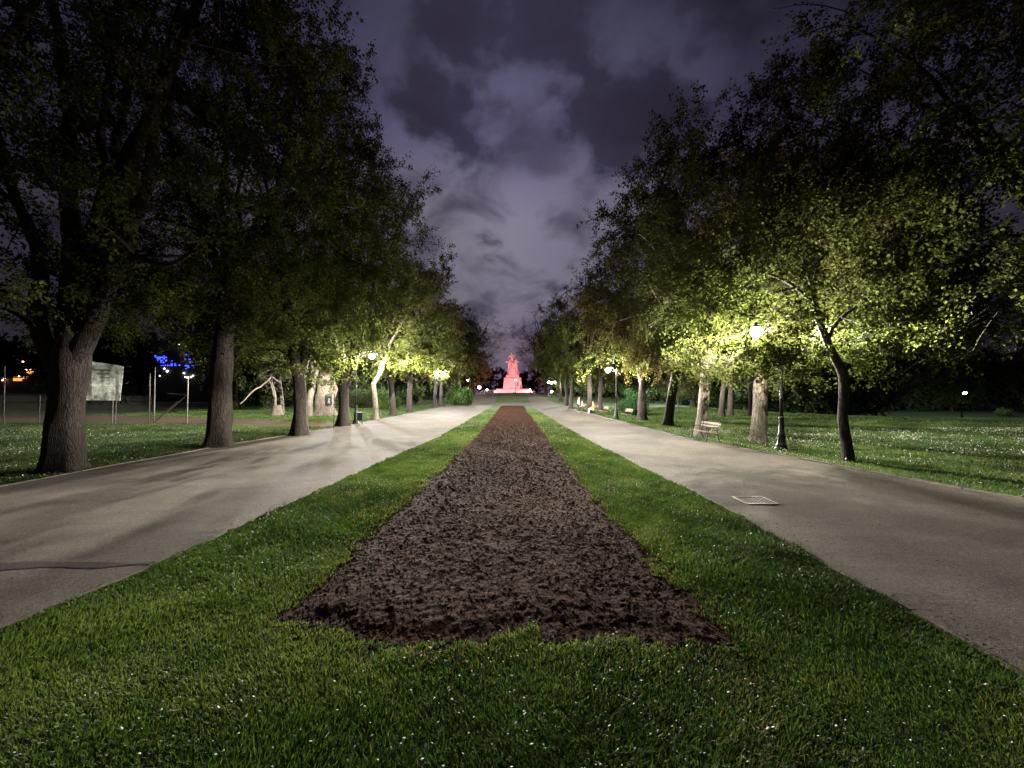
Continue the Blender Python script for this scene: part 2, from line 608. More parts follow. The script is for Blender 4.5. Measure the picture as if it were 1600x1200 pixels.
yp = np.concatenate([np.arange(-10, 64, 0.25), np.arange(64, 131, 1.0)])
lin = lambda y: float(pl(y, L_IN) + wob(y, 1.0, 0.025))
lout = lambda y: float(pl(y, L_OUT) + wob(y, 2.0, 0.03))
rin = lambda y: float(pl(y, R_IN) + wob(y, 3.0, 0.025))
rout = lambda y: float(pl(y, R_OUT) + wob(y, 4.0, 0.03))
inner_far = lambda side: (lambda y: side * float(np.interp(y, [62, 76, 80, 130], [3.2, 3.4, 3.4, 4.4])))
ynear = yp[yp <= 65]
strip('left_path', lout, lin, ynear, 0.008, M_ASPH)
strip('right_path', rin, rout, ynear, 0.008, M_ASPH)
yfar = np.concatenate([[65.0, 66], np.arange(68, 77, 2.0)])
strip('cross_path', lout, rout, yfar, 0.008, M_ASPH, 14)
yf2 = np.arange(76, 131, 2.0)
strip('left_path', lout, inner_far(-1), yf2, 0.008, M_ASPH)
strip('right_path', inner_far(1), rout, yf2, 0.008, M_ASPH)
yf3 = np.arange(130, 171, 4.0)
strip('monument_square', lambda y: -34.0, lambda y: 34.0, yf3, 0.01, M_ASPH, 20)

# side track of bare earth that leaves the left path
V = []
tr_pts = [(-11.3, 26.2, 1.5), (-14, 27.0, 1.9), (-18, 28.5, 2.2), (-23, 30.5, 3.0), (-30, 32, 3.8), (-42, 33, 4.2), (-60, 36, 4.0)]
for (x, y, w) in tr_pts:
    for s in (-1, 0, 1):
        V.append((x, y + s * w, 0.006 + 0.002 * (s == 0)))
k = 3
ii = np.arange(len(V)).reshape(-1, 3)
F = np.stack([ii[:-1, :-1], ii[1:, :-1], ii[1:, 1:], ii[:-1, 1:]], -1).reshape(-1, 4)
tag(np_mesh('earth_track', np.array(V), F[:, ::-1], M_DIRT, smooth=True), kind='structure')


def kerb(name, f, yv, side, w=0.09, h=0.03, cut=None):
    m = MB()
    seg = 1.0
    y = yv[0]
    rnd = random.Random(5)
    while y < yv[1]:
        y2 = y + seg - 0.012
        x1, x2 = f(y), f(y2)
        if cut is None or not (cut[0] < y < cut[1]):
            hh = h + rnd.uniform(-0.006, 0.006)
            off = rnd.uniform(-0.008, 0.008)
            a, b_ = sorted((off, off + side * w))
            z1, z2 = float(terrain(x1, y)), float(terrain(x2, y2))
            vs = [(x1 + a, y, z1 - .05), (x1 + b_, y, z1 - .05), (x2 + b_, y2, z2 - .05), (x2 + a, y2, z2 - .05),
                  (x1 + a + .008, y + .006, z1 + hh), (x1 + b_ - .008, y + .006, z1 + hh), (x2 + b_ - .008, y2 - .006, z2 + hh), (x2 + a + .008, y2 - .006, z2 + hh)]
            m.add(vs, [(0, 3, 2, 1), (4, 5, 6, 7), (0, 1, 5, 4), (1, 2, 6, 5), (2, 3, 7, 6), (3, 0, 4, 7)])
        y += seg
    return tag(m.build(name, M_KERB), kind='structure')


kerb('kerb', lout, (-8, 130), -1, cut=(24.6, 28.2))
kerb('kerb', rout, (-8, 130), 1, 0.11, 0.045)
kerb('kerb', lin, (-8, 64), 1, 0.06, 0.012)
kerb('kerb', rin, (-8, 64), -1, 0.06, 0.012)

# dark repair strip across the left path
rs = random.Random(3)
V = []
for i in range(41):
    u = i / 40.0
    x = -9.6 + u * 5.0
    yc = 5.06 + 0.05 * math.sin(u * 7) + 0.03 * math.sin(u * 19)
    w = 0.10 * (0.35 + 0.65 * math.sin(PI * min(1, max(0.04, (1 - u) * 1.2)))) * (1 + .25 * math.sin(u * 31)) + rs.uniform(-.012, .012)
    w = max(0.012, w)
    V += [(x, yc - w, 0.0125), (x, yc + w, 0.0125)]
ii = np.arange(82).reshape(-1, 2)
F = np.stack([ii[:-1, 0], ii[1:, 0], ii[1:, 1], ii[:-1, 1]], -1)
tag(np_mesh('asphalt_patch', np.array(V), F, M_ASPH_DARK), kind='structure')


# ------------------------------------------------------------------ value noise in numpy
def vnoise(x, y, seed=0):
    rng = np.random.RandomState(seed)
    tabl = rng.rand(256, 256)
    xi = np.floor(x).astype(int)
    yi = np.floor(y).astype(int)
    fx, fy = x - xi, y - yi
    fx = fx * fx * (3 - 2 * fx)
    fy = fy * fy * (3 - 2 * fy)
    a = tabl[xi % 256, yi % 256]
    b_ = tabl[(xi + 1) % 256, yi % 256]
    c = tabl[xi % 256, (yi + 1) % 256]
    d = tabl[(xi + 1) % 256, (yi + 1) % 256]
    return a * (1 - fx) * (1 - fy) + b_ * fx * (1 - fy) + c * (1 - fx) * fy + d * fx * fy


BED_L = [(3.3, -1.9), (3.9, -2.3), (6, -2.2), (10, -2.05), (20, -1.8), (65, -1.62)]
BED_R = [(3.3, 1.85), (3.9, 1.9), (7, 1.78), (12, 1.72), (65, 1.75)]


def bed_sd(x, y):
    """positive inside the dug bed (metres to its edge)"""
    nz = (vnoise(x * 3.1 + 7, y * 3.1 + 3, 1) - .5) * 0.27 + (vnoise(x * 11, y * 11, 2) - .5) * 0.12
    far = np.clip(1 - (y - 4) / 14, 0.12, 1)
    d = np.minimum(x - pl(y, BED_L), pl(y, BED_R) - x)
    front = 3.46 + 0.05 * np.sin(x * 2.3 + 1.0) + 0.34 * np.clip((-x - 1.4), 0, 1) ** 1.2
    d = np.minimum(d, (y - front) * 0.9)
    d = np.minimum(d, 64.0 - y)
    return d + nz * far


# near, really displaced part of the bed
def bed_grid(x0, x1, y0, y1, step, zlift=0.0):
    gx = np.arange(x0, x1 + step, step)
    gy = [y0]
    while gy[-1] < y1:
        gy.append(gy[-1] + step * max(1, (gy[-1] / 6.0)))
    gy = np.array(gy)
    X, Y = np.meshgrid(gx, gy)
    sd = bed_sd(X, Y)
    z = soil_h(X, Y, sd)
    V = np.stack([X, Y, z], -1).reshape(-1, 3)
    ii = np.arange(len(gx) * len(gy)).reshape(len(gy), len(gx))
    F = np.stack([ii[:-1, :-1], ii[:-1, 1:], ii[1:, 1:], ii[1:, :-1]], -1).reshape(-1, 4)
    return V, F


def soil_h(X, Y, sd):
    am = np.clip((sd + .1) / .25, 0.0, 1)
    t = np.clip((sd + 0.05) / 0.50, 0, 1)
    z = -0.014 + 0.040 * t * t * (3 - 2 * t) + am * ((vnoise(X * 1.7, Y * 1.7, 3) - .5) * 0.02 + (vnoise(X * 8, Y * 8, 4) - .5) * 0.010 + (vnoise(X * 19, Y * 19, 5) - .5) * 0.014 + (vnoise(X * 34, Y * 34, 6) - .5) * 0.014)
    return np.maximum(z, np.where(sd > .04, .004, -1.0))


V, F = bed_grid(-2.7, 2.3, 3.0, 64.4, 0.028)
tag(np_mesh('soil_bed', V, F, M_SOIL, smooth=True), kind='structure')

# clods of earth, too many to count
rng = np.random.RandomState(11)


def ico():
    t = (1 + 5 ** .5) / 2
    v = np.array([(-1, t, 0), (1, t, 0), (-1, -t, 0), (1, -t, 0), (0, -1, t), (0, 1, t), (0, -1, -t), (0, 1, -t), (t, 0, -1), (t, 0, 1), (-t, 0, -1), (-t, 0, 1)], float)
    v /= np.linalg.norm(v[0])
    f = np.array([(0, 11, 5), (0, 5, 1), (0, 1, 7), (0, 7, 10), (0, 10, 11), (1, 5, 9), (5, 11, 4), (11, 10, 2), (10, 7, 6), (7, 1, 8), (3, 9, 4), (3, 4, 2), (3, 2, 6), (3, 6, 8), (3, 8, 9), (4, 9, 5), (2, 4, 11), (6, 2, 10), (8, 6, 7), (9, 8, 1)])
    return v, f


iv, if_ = ico()


def scatter_clods(n, y0, y1, rmin, rmax, edge_bias=False):
    x = rng.uniform(-2.5, 2.1, n)
    y = y0 * (y1 / y0) ** rng.rand(n)
    sd = bed_sd(x, y)
    keep = sd > (-0.10 if not edge_bias else -0.16)
    if edge_bias:
        keep &= sd < 0.12
    x, y = x[keep], y[keep]
    r = (rmin + (rmax - rmin) * rng.rand(len(x)) ** 3.0) * (y / 4.5) ** .55
    s = np.stack([r * rng.uniform(.7, 1.3, len(x)), r * rng.uniform(.7, 1.3, len(x)), r * rng.uniform(.5, .95, len(x))], -1)
    V = iv[None] * (1 + rng.uniform(-.28, .28, (len(x), 12, 1))) * s[:, None, :]
    z = np.maximum(soil_h(x, y, sd[keep]), .004) + r * 0.3
    V += np.stack([x, y, z], -1)[:, None, :]
    F = if_[None] + (np.arange(len(x)) * 12)[:, None, None]
    return V.reshape(-1, 3), F.reshape(-1, 3)


parts = [scatter_clods(44000, 3.2, 64, 0.0045, 0.015), scatter_clods(600, 3.2, 14, 0.014, 0.030), scatter_clods(6500, 3.05, 8, 0.004, 0.018, True)]
off = 0
Vs, Fs = [], []
for v, f in parts:
    Vs.append(v)
    Fs.append(f + off)
    off += len(v)
tag(np_mesh('soil_clods', np.concatenate(Vs), np.concatenate(Fs), M_SOIL, smooth=False), 'loose brown clods of dug soil on the flower bed', 'soil', kind='stuff')


# ------------------------------------------------------------------ grass blades and daisies
def on_lawn(x, y):
    sdL = np.maximum(pl(y, L_OUT) - x, x - pl(y, L_IN))     # >0 off the left path
    sdR = np.maximum(pl(y, R_IN) - x, x - pl(y, R_OUT))
    nz = (vnoise(x * 6, y * 6, 9) - .5) * 0.09
    nz = nz * 1.3
    edge = np.where(y < 20, 0.035, 0.0)
    ok = (sdL + nz > edge) & (sdR + nz > edge)
    track = (x < -10.9) & (np.abs(y - np.interp(-x, [11, 14, 18, 23, 30, 42, 60], [26.2, 27, 28.5, 30.5, 32, 33, 36])) < np.interp(-x, [11, 14, 18, 23, 30, 42, 60], [1.3, 1.7, 2.0, 2.8, 3.6, 4.0, 3.8]) + nz * 6)
    ok &= ~track
    ok &= bed_sd(x, y) < 0.03 + 0.16 * vnoise(x * 5, y * 5, 61) ** 3
    return ok


def scatter(n, x0, x1, y0, y1, power=1.0):
    y = y0 + (y1 - y0) * rng.rand(n) ** power if power > 0 else y0 * (y1 / y0) ** rng.rand(n)
    x = rng.uniform(x0, x1, n)
    k = (np.abs(x) < 1.34 * y + 3.0)
    x, y = x[k], y[k]
    k = on_lawn(x, y)
    x, y = x[k], y[k]
    bare = vnoise(x * .9 + 4, y * .9, 21) * .6 + vnoise(x * 3.3, y * 3.3, 22) * .4
    dig = bed_sd(x, y)
    k = rng.rand(len(x)) < np.clip(1.35 - 1.5 * np.clip(bare - .55, 0, 1) * 2 - 0.6 * np.exp(-np.clip(-dig, 0, 9) / .10), 0.08, 1)
    return x[k], y[k]


def blades(x, y, hlo, hhi, w):
    n = len(x)
    hgt = rng.uniform(hlo, hhi, n) * (0.65 + 0.8 * vnoise(x * 1.6, y * 1.6, 31)) * np.where(rng.rand(n) < .04, 1.6, 1)
    a = rng.uniform(0, 2 * PI, n)
    la = vnoise(x * .8, y * .8, 33) * 9 + rng.normal(0, 1.3, n)
    lean = rng.uniform(0.15, 1.0, n) * hgt
    z = terrain(x, y)
    ww = (w if w > 0 else -w * y ** .9) * rng.uniform(.6, 1.3, n)
    dx, dy = np.cos(a) * ww, np.sin(a) * ww
    lx, ly = np.cos(la) * lean, np.sin(la) * lean
    V = np.empty((n, 5, 3))
    V[:, 0] = np.stack([x - dx, y - dy, z - .003], -1)
    V[:, 1] = np.stack([x + dx, y + dy, z - .003], -1)
    V[:, 2] = np.stack([x + dx * .75 + lx * .35, y + dy * .75 + ly * .35, z + hgt * .6], -1)
    V[:, 3] = np.stack([x - dx * .75 + lx * .35, y - dy * .75 + ly * .35, z + hgt * .6], -1)
    V[:, 4] = np.stack([x + lx, y + ly, z + hgt * .95], -1)
    o = np.arange(n)[:, None] * 5
    Q = np.concatenate([o + 0, o + 1, o + 2, o + 3], 1)
    T = np.concatenate([o + 3, o + 2, o + 4], 1)
    tint = np.clip((vnoise(x * .5, y * .5, 41) - .5) * .8 + (vnoise(x * 2.7, y * 2.7, 42) - .5) * .6 + rng.normal(0, .15, n) + .45, 0, 1)
    dry = np.where(rng.rand(n) < .04 + .5 * np.clip(vnoise(x * 1.1 + 31, y * 1.1, 43) * .6 + vnoise(x * 4, y * 4, 44) * .4 - .62, 0, 1) * 3 + 0.25 * np.exp(-np.clip(-bed_sd(x, y), 0, 9) / .25), 1.0, 0.0)
    return V.reshape(-1, 3), Q, T, np.repeat(tint, 5), np.repeat(dry, 5)


def grass_mat():
    m, nt, b = new_mat('grass_blade')
    nt.nodes.remove(b)
    out = nt.nodes['Material Output']
    a1 = N(nt, 'ShaderNodeAttribute', attribute_name='tint')
    a2 = N(nt, 'ShaderNodeAttribute', attribute_name='dry')
    r = ramp(nt, [(0.0, (0.020, 0.044, 0.010)), (0.45, (0.052, 0.108, 0.021)), (1.0, (0.125, 0.185, 0.052))])
    nt.links.new(a1.outputs['Fac'], r.inputs[0])
    c = mix(nt, mathn(nt, 'MULTIPLY', a2.outputs['Fac'], 0.75), r.outputs[0], (0.20, 0.17, 0.07))
    d = N(nt, 'ShaderNodeBsdfPrincipled')
    d.inputs['Roughness'].default_value = 0.5
    d.inputs['Specular IOR Level'].default_value = 0.35
    nt.links.new(c, d.inputs['Base Color'])
    t = N(nt, 'ShaderNodeBsdfTranslucent')
    nt.links.new(mix(nt, 1.0, c, (1.3, 1.3, 0.75), 'MULTIPLY'), t.inputs[0])
    ms = N(nt, 'ShaderNodeMixShader')
    ms.inputs[0].default_value = 0.5
    nt.links.new(d.outputs[0], ms.inputs[1])
    nt.links.new(t.outputs[0], ms.inputs[2])
    nt.links.new(ms.outputs[0], out.inputs[0])
    return m


M_GRASS = grass_mat()
Vs, Fs, A1, A2 = [], [], [], []
off = 0
for (n, x0, x1, y0, y1, pw, h0, h1, w) in (
        (720000, -6.2, 5.2, 1.2, 24.0, 0, .018, .046, -.00105),
        (50000, -5.0, 5.0, 20.0, 50.0, 1.3, .03, .06, .018),
        (110000, 8.0, 34.0, 7.5, 30.0, 1.0, .04, .085, .0105),
        (100000, -36.0, -10.6, 9.0, 34.0, 1.0, .04, .085, .0105),
        (60000, 7.8, 40.0, 28.0, 60.0, 1.0, .05, .10, .025),
        (50000, -40.0, -10.5, 30.0, 60.0, 1.0, .05, .10, .025)):
    x, y = scatter(n, x0, x1, y0, y1, pw)
    v, q, t, a1, a2 = blades(x, y, h0, h1, w)
    Vs.append(v)
    Fs.append(q + off)
    Fs.append(t + off)
    A1.append(a1)
    A2.append(a2)
    off += len(v)
quads = np.concatenate([f for f in Fs if f.shape[1] == 4])
tris = np.concatenate([f for f in Fs if f.shape[1] == 3])
tag(np_mesh('grass', np.concatenate(Vs), [quads, tris], M_GRASS, {'tint': np.concatenate(A1), 'dry': np.concatenate(A2)}),
    'short green grass of the lawns beside the paths and bed', 'grass', kind='stuff')

# daisies: white heads on short stems
M_DAISY = simple('daisy_petal', (0.72, 0.72, 0.62), 0.7)


def daisies(specs):
    Vs, Fs, St = [], [], []
    off = 0
    for (n, x0, x1, y0, y1, r0, h0, h1, thr) in specs:
        x, y = scatter(n, x0, x1, y0, y1)
        k = (vnoise(x * .55 + 9, y * .55, 51) * .6 + vnoise(x * 2.1, y * 2.1, 52) * .4 + rng.rand(len(x)) * .25) > thr
        x, y = x[k], y[k]
        m = len(x)
        r = r0 * rng.uniform(.55, 1.25, m)
        h = rng.uniform(h0, h1, m) + terrain(x, y)
        tilt = rng.normal(0, .45, (m, 2))
        ang = np.arange(7) * 2 * PI / 7
        ca, sa = np.cos(ang), np.sin(ang)
        V = np.empty((m, 8, 3))
        V[:, :7, 0] = x[:, None] + r[:, None] * ca
        V[:, :7, 1] = y[:, None] + r[:, None] * sa
        V[:, :7, 2] = h[:, None] + r[:, None] * (ca * tilt[:, :1] + sa * tilt[:, 1:])
        V[:, 7] = np.stack([x, y, h + r * .45], -1)
        i = np.arange(7)
        fan = np.stack([i, (i + 1) % 7, np.full(7, 7)], -1)
        Fs.append((fan[None] + (np.arange(m) * 8)[:, None, None]).reshape(-1, 3) + off)
        Vs.append(V.reshape(-1, 3))
        off += m * 8
        sx, sy = rng.normal(0, .012, m), rng.normal(0, .012, m)
        S = np.empty((m, 3, 3))
        S[:, 0] = np.stack([x + sx - .0015, y + sy, h * 0 + terrain(x, y)], -1)
        S[:, 1] = np.stack([x + sx + .0015, y + sy, h * 0 + terrain(x, y)], -1)
        S[:, 2] = np.stack([x, y, h], -1)
        Vs.append(S.reshape(-1, 3))
        Fs.append(np.arange(m * 3).reshape(-1, 3) + off)
        off += m * 3
    return np.concatenate(Vs), np.concatenate(Fs)


V, F = daisies(((2600, -5.5, 5.2, 1.6, 5.0,  0.0080, .04, .10, .66), (4200, -6, 5.2, 4.5, 10, .0095, .045, .09, .68), (3500, -6, 6, 10, 26, .013, .045, .09, .70),
                (19000, 8.5, 34, 8, 24, .016, .06, .10, .62), (9000, -34, -11, 9, 24, .015, .06, .10, .62)))
tag(np_mesh('daisies', V, F, M_DAISY), 'small white daisies scattered over the grass', 'flowers', kind='stuff')


# fallen leaves, twigs and petals on the paths, thickest along their edges
def litter(n):
    y = 2 + 30 * rng.rand(n) ** 1.5
    side = rng.rand(n) < .5
    t = np.where(rng.rand(n) < .6, np.abs(rng.normal(0, .035, n)), rng.rand(n))
    t = np.where(rng.rand(n) < .5, t, 1 - t)
    a = np.where(side, pl(y, L_OUT), pl(y, R_IN))
    b_ = np.where(side, pl(y, L_IN), pl(y, R_OUT))
    x = a + (b_ - a) * t
    r = rng.uniform(.006, .024, n)
    an = rng.uniform(0, 6.28, n)
    el = rng.uniform(.25, .8, n)
    c, s_ = np.cos(an), np.sin(an)
    z = .012 + rng.uniform(0, .004, n)
    V = np.stack([np.stack([x + c * r, y + s_ * r, z], -1), np.stack([x - s_ * r * el, y + c * r * el, z + r * .35], -1),
                  np.stack([x - c * r, y - s_ * r, z], -1), np.stack([x + s_ * r * el, y - c * r * el, z + r * .25], -1)], 1)
    return V.reshape(-1, 3), np.arange(n * 4).reshape(-1, 4)


V, F = litter(2600)
tag(np_mesh('leaf_litter', V, F, simple('dry_leaf', (0.11, 0.085, 0.05), .9, 0, 3, .6)), 'dry leaves and twigs lying along the path edges', 'leaf litter', kind='stuff')


# ------------------------------------------------------------------ trees
def smooth_path(pts, step=0.35):
    P = np.array([tuple(p[0]) for p in pts], float)
    R = np.array([p[1] for p in pts], float)
    out, rr = [], []
    n = len(P)
    for i in range(n - 1):
        p0, p1, p2, p3 = P[max(0, i - 1)], P[i], P[i + 1], P[min(n - 1, i + 2)]
        k = max(2, int(np.linalg.norm(p2 - p1) / step))
        for j in range(k):
            t = j / k
            out.append(.5 * ((2 * p1) + (-p0 + p2) * t + (2 * p0 - 5 * p1 + 4 * p2 - p3) * t * t + (-p0 + 3 * p1 - 3 * p2 + p3) * t ** 3))
            rr.append(R[i] * (1 - t) + R[i + 1] * t)
    out.append(P[-1])
    rr.append(R[-1])
    return np.array(out), np.array(rr)


def grow(seed, trunk, env, limbs=None, n_limb=5, n_sec=70, n_ter=420, n_twig=6, n_leaf=9, leaf=0.13, flare=1.35,
         fork=0.45, top_bare=0.5, clump_n=70, low_cut=None, voids=(), trunk_sides=16, spread=0.42, extra=(), world_space=True):
    """returns (wood V,F), (leaf V,F,tint); everything relative to trunk[0]"""
    rg = np.random.RandomState(seed)
    base = np.array(tuple(trunk[0][0]), float)
    C = np.array(env[0], float)
    E = np.array(env[1], float)
    WV, WF = [], []
    cnt = 0

    def add_tube(P, R, n):
        nonlocal cnt
        v, f = tube_arrays(P, R, n)
        WV.append(v)
        WF.append(f + cnt)
        cnt += len(v)

    NP, NR, ND = [], [], []

    def add_nodes(P, R):
        T = np.gradient(P, axis=0)
        T /= np.linalg.norm(T, axis=1, keepdims=True) + 1e-9
        NP.append(P)
        NR.append(R)
        ND.append(T)

    TP, TR = smooth_path(trunk, 0.22)
    # root flare and a knobbly bole
    zrel = TP[:, 2] - base[2]
    Rf = TR * (1 + (flare - 1) * np.exp(-zrel / 0.45))
    v, f = tube_arrays(TP, Rf, trunk_sides)
    ring = np.arange(len(v)) // trunk_sides
    ang = (np.arange(len(v)) % trunk_sides) * 2 * PI / trunk_sides
    ph = rg.uniform(0, 6.28, 4)
    zz = v[:, 2] - base[2]
    k = 1 + (0.05 + 0.16 * np.exp(-zz / 0.35)) * np.sin(ang * 4 + ph[0] + zz * .5) + .04 * np.sin(ang * 3 + ph[1] + zz * 2.3) + .035 * np.sin(ang * 2 + ph[2] - zz * 3.1) + rg.normal(0, .012, len(v))
    cen = TP[ring]
    v = cen + (v - cen) * k[:, None]
    WV.append(v)
    WF.append(f + cnt)
    cnt += len(v)
    LP = []
    if limbs:
        for l in limbs:
            P, R = smooth_path(l, 0.3)
            P = P + np.cumsum(rg.normal(0, .02, P.shape), axis=0)
            add_tube(P, R, 10)
            add_nodes(P[2:], R[2:])
            LP.append(P)
    if n_limb:
        for i in range(n_limb):
            a = 2 * PI * (i + rg.uniform(-.3, .3)) / n_limb + rg.uniform(0, .5)
            el = rg.uniform(0.25, 1.35)
            tgt = C + E * np.array([math.cos(a) * math.cos(el), math.sin(a) * math.cos(el), math.sin(el)]) * rg.uniform(.70, .92)
            s = int(len(TP) * rg.uniform(fork + .25, .98)) if i else len(TP) - 1
            s = min(s, len(TP) - 1)
            p0 = TP[s]
            r0 = TR[s] * rg.uniform(.5, .72) if i else TR[s]
            d = np.linalg.norm(tgt - p0)
            ctrl = p0 + (np.array([0, 0, 1]) * .55 + (tgt - p0) / d * .45) * d * .42
            t = np.linspace(0, 1, max(6, int(d / .4)))[:, None]
            P = (1 - t) ** 2 * p0 + 2 * t * (1 - t) * ctrl + t * t * tgt
            P[1:] += np.cumsum(rg.normal(0, .045, (len(P) - 1, 3)), axis=0)
            R = r0 * (1 - t[:, 0]) ** .8 * .93 + .02
            add_tube(P, R, 9)
            add_nodes(P[1:], R[1:])
            LP.append(P)
    if not NP:
        add_nodes(TP[len(TP) // 2:], TR[len(TP) // 2:])
    # secondary branches towards the shell of the crown
    def sample_env(n, lo=.35):
        q = rg.normal(size=(n, 3))
        q /= np.linalg.norm(q, axis=1, keepdims=True)
        r = rg.uniform(lo ** 3, 1, n) ** (1 / 3.0)
        P = C + E * q * r[:, None]
        if low_cut is not None:
            P[:, 2] = np.maximum(P[:, 2], low_cut + rg.uniform(0, 1.2, n))
        return P

    def attach(P, wdist=1.0, up=.45):
        A = np.concatenate(NP)
        Rr = np.concatenate(NR)
        D = np.concatenate(ND)
        d = P[None, :] - A
        L = np.linalg.norm(d, axis=1) + 1e-6
        cost = L * (1 + up * np.clip(-d[:, 2] / L, 0, 1)) * (1.25 - .25 * (d * D).sum(1) / L)
        j = int(np.argmin(cost))
        return A[j], Rr[j], D[j], L[j]

    def branch(tgt, rmax, rend, nside, jit, droop=0.0):
        p0, r0, d0, L = attach(tgt)
        k = max(4, int(L / .35))
        t = np.linspace(0, 1, k)[:, None]
        ctrl = p0 + d0 * L * .28 + (tgt - p0) * .28 + np.array([0, 0, L * .10])
        P = (1 - t) ** 2 * p0 + 2 * t * (1 - t) * ctrl + t * t * tgt
        P[:, 2] -= (t[:, 0] ** 2) * droop * L
        P[1:] += np.cumsum(rg.normal(0, jit, (k - 1, 3)), axis=0)
        rs_ = min(rmax, r0 * .62)
        R = rs_ + (rend - rs_) * t[:, 0] ** .8
        add_tube(P, R, nside)
        return P, R

    sec = sample_env(n_sec, .5)
    order = np.argsort([np.linalg.norm(s - TP[-1]) for s in sec])
    ends = []
    for i in order:
        P, R = branch(sec[i], .085, .018, 6, .035)
        add_nodes(P[1:], R[1:])
        ends.append(P[-1])
    clumps = np.concatenate([np.array(ends), sample_env(clump_n, .55)])
    clumps = clumps[[all(np.linalg.norm((c - np.array(vc)) / vr) > 1 for vc, vr in voids) for c in clumps]] if voids else clumps
    if len(extra):
        clumps = np.concatenate([clumps, np.repeat(np.array([tuple(q) for q in extra]), max(2, int(len(clumps) * .02)), axis=0)])
    pick = clumps[rg.randint(0, len(clumps), n_ter)]
    sdv = E.mean() * .085 + .25
    ter = pick + rg.normal(0, 1, (n_ter, 3)) * np.array([sdv, sdv, sdv * .7])
    tp, tdirs, tt = [], [], []
    for q in ter:
        if world_space and any(np.linalg.norm(q - np.array(vc)) < vr for vc, vr in LAMP_GAPS):
            continue
        P, R = branch(q, .028, .007, 4, .03, .04)
        add_nodes(P[2:], R[2:])
        seg = P[len(P) // 3:]
        T = np.gradient(seg, axis=0)
        for _ in range(n_twig):
            j = rg.randint(0, len(seg))
            tp.append(seg[j])
            tdirs.append(T[j] / (np.linalg.norm(T[j]) + 1e-9))
    tp = np.array(tp)
    td = np.array(tdirs)
    # twigs, all at once
    m = len(tp)
    dd = td * .5 + rg.normal(0, .55, (m, 3)) + np.array([0, 0, .12])
    dd /= np.linalg.norm(dd, axis=1, keepdims=True)
    ln = rg.uniform(.35, .95, m)[:, None] * spread / .42
    p1 = tp + dd * ln * .55
    p2 = tp + dd * ln + np.stack([rg.normal(0, .05, m), rg.normal(0, .05, m), -.09 * ln[:, 0]], -1)
    ax = np.cross(dd, np.array([0.3, .2, 1.0]))
    ax /= np.linalg.norm(ax, axis=1, keepdims=True)
    bx = np.cross(dd, ax)
    rings = []
    for P_, r_ in ((tp, .0075), (p1, .0055), (p2, .002)):
        for k3 in range(3):
            a = k3 * 2.0944
            rings.append(P_ + (ax * math.cos(a) + bx * math.sin(a)) * r_)
    TVv = np.stack(rings, 1)
    tf = []
    for s_ in (0, 3):
        for k3 in range(3):
            j = (k3 + 1) % 3
            tf.append((s_ + k3, s_ + j, s_ + 3 + j, s_ + 3 + k3))
    tf = np.array(tf)
    WV.append(TVv.reshape(-1, 3))
    WF.append((tf[None] + (np.arange(m) * 9)[:, None, None]).reshape(-1, 4) + cnt)
    cnt += m * 9
    # leaves
    nl = m * n_leaf
    wi = np.repeat(np.arange(m), n_leaf)
    t = rg.uniform(.15, 1.12, nl)[:, None]
    cp = tp[wi] * (1 - t) + p2[wi] * t + rg.normal(0, .075, (nl, 3)) * spread / .42
    zf = (tp[wi, 2] - (C[2] - E[2])) / (2 * E[2])
    # some twigs stay bare, more of them high up; clumps differ
    bare = rg.rand(m)[wi] < top_bare * np.clip((zf - .35) / .65, 0, 1)
    keep = ~bare
    for vc, vr in list(voids) + (LAMP_GAPS if world_space else []):
        keep &= np.linalg.norm((cp - np.array(vc)), axis=1) > vr
    cp, wi = cp[keep], wi[keep]
    nl = len(cp)
    lsz = leaf * rg.uniform(.55, 1.2, nl)
    axis = dd[wi] * .5 + rg.normal(0, .6, (nl, 3)) + np.array([0, 0, -.25])
    axis /= np.linalg.norm(axis, axis=1, keepdims=True)
    nrm = rg.normal(0, .55, (nl, 3)) + np.array([0, 0, 1.0])
    side = np.cross(axis, nrm)
    side /= np.linalg.norm(side, axis=1, keepdims=True) + 1e-9
    up = np.cross(side, axis)
    L_ = lsz[:, None]
    v0 = cp
    v1 = cp + axis * L_ * .42 + side * L_ * .40 + up * L_ * .10
    v2 = cp + axis * L_
    v3 = cp + axis * L_ * .42 - side * L_ * .40 + up * L_ * .10
    LV = np.stack([v0, v1, v2, v3], 1).reshape(-1, 3)
    LF = np.arange(nl * 4).reshape(-1, 4)
    cl_t = vnoise(cp[:, 0] * .7 + cp[:, 2] * .4, cp[:, 1] * .7 + cp[:, 2] * .5, seed % 97)
    tint = np.clip(cl_t * .6 + rg.normal(.2, .16, nl), 0, 1)
    zl = (cp[:, 2] - (C[2] - E[2])) / (2 * E[2])
    young = np.clip((zl - .25) * 1.5 + (vnoise(cp[:, 0] * .5, cp[:, 1] * .5 + cp[:, 2] * .6, 7) - .5) * .7, 0, .85)  # grows towards the crown top: young leaves and painted-in dimness
    WVa = np.concatenate(WV) - base
    WFa = np.concatenate(WF)
    return (WVa, WFa), (LV - base, LF, (np.repeat(tint, 4), np.repeat(young, 4)))


def plant(name, label, data, loc, bark, leafm, group=None, rz=0.0, s=1.0, cat='tree'):
    e = empty(name, loc, rz)
    e.scale = (s, s, s)
    (wv, wf), (lv, lf, ti) = data
    np_mesh('trunk', wv, wf, bark, smooth=True, parent=e)
    np_mesh('crown', lv, lf, leafm, {'tint': ti[0], 'young': ti[1]}, parent=e)
    tag(e, label, cat, group)
    return e


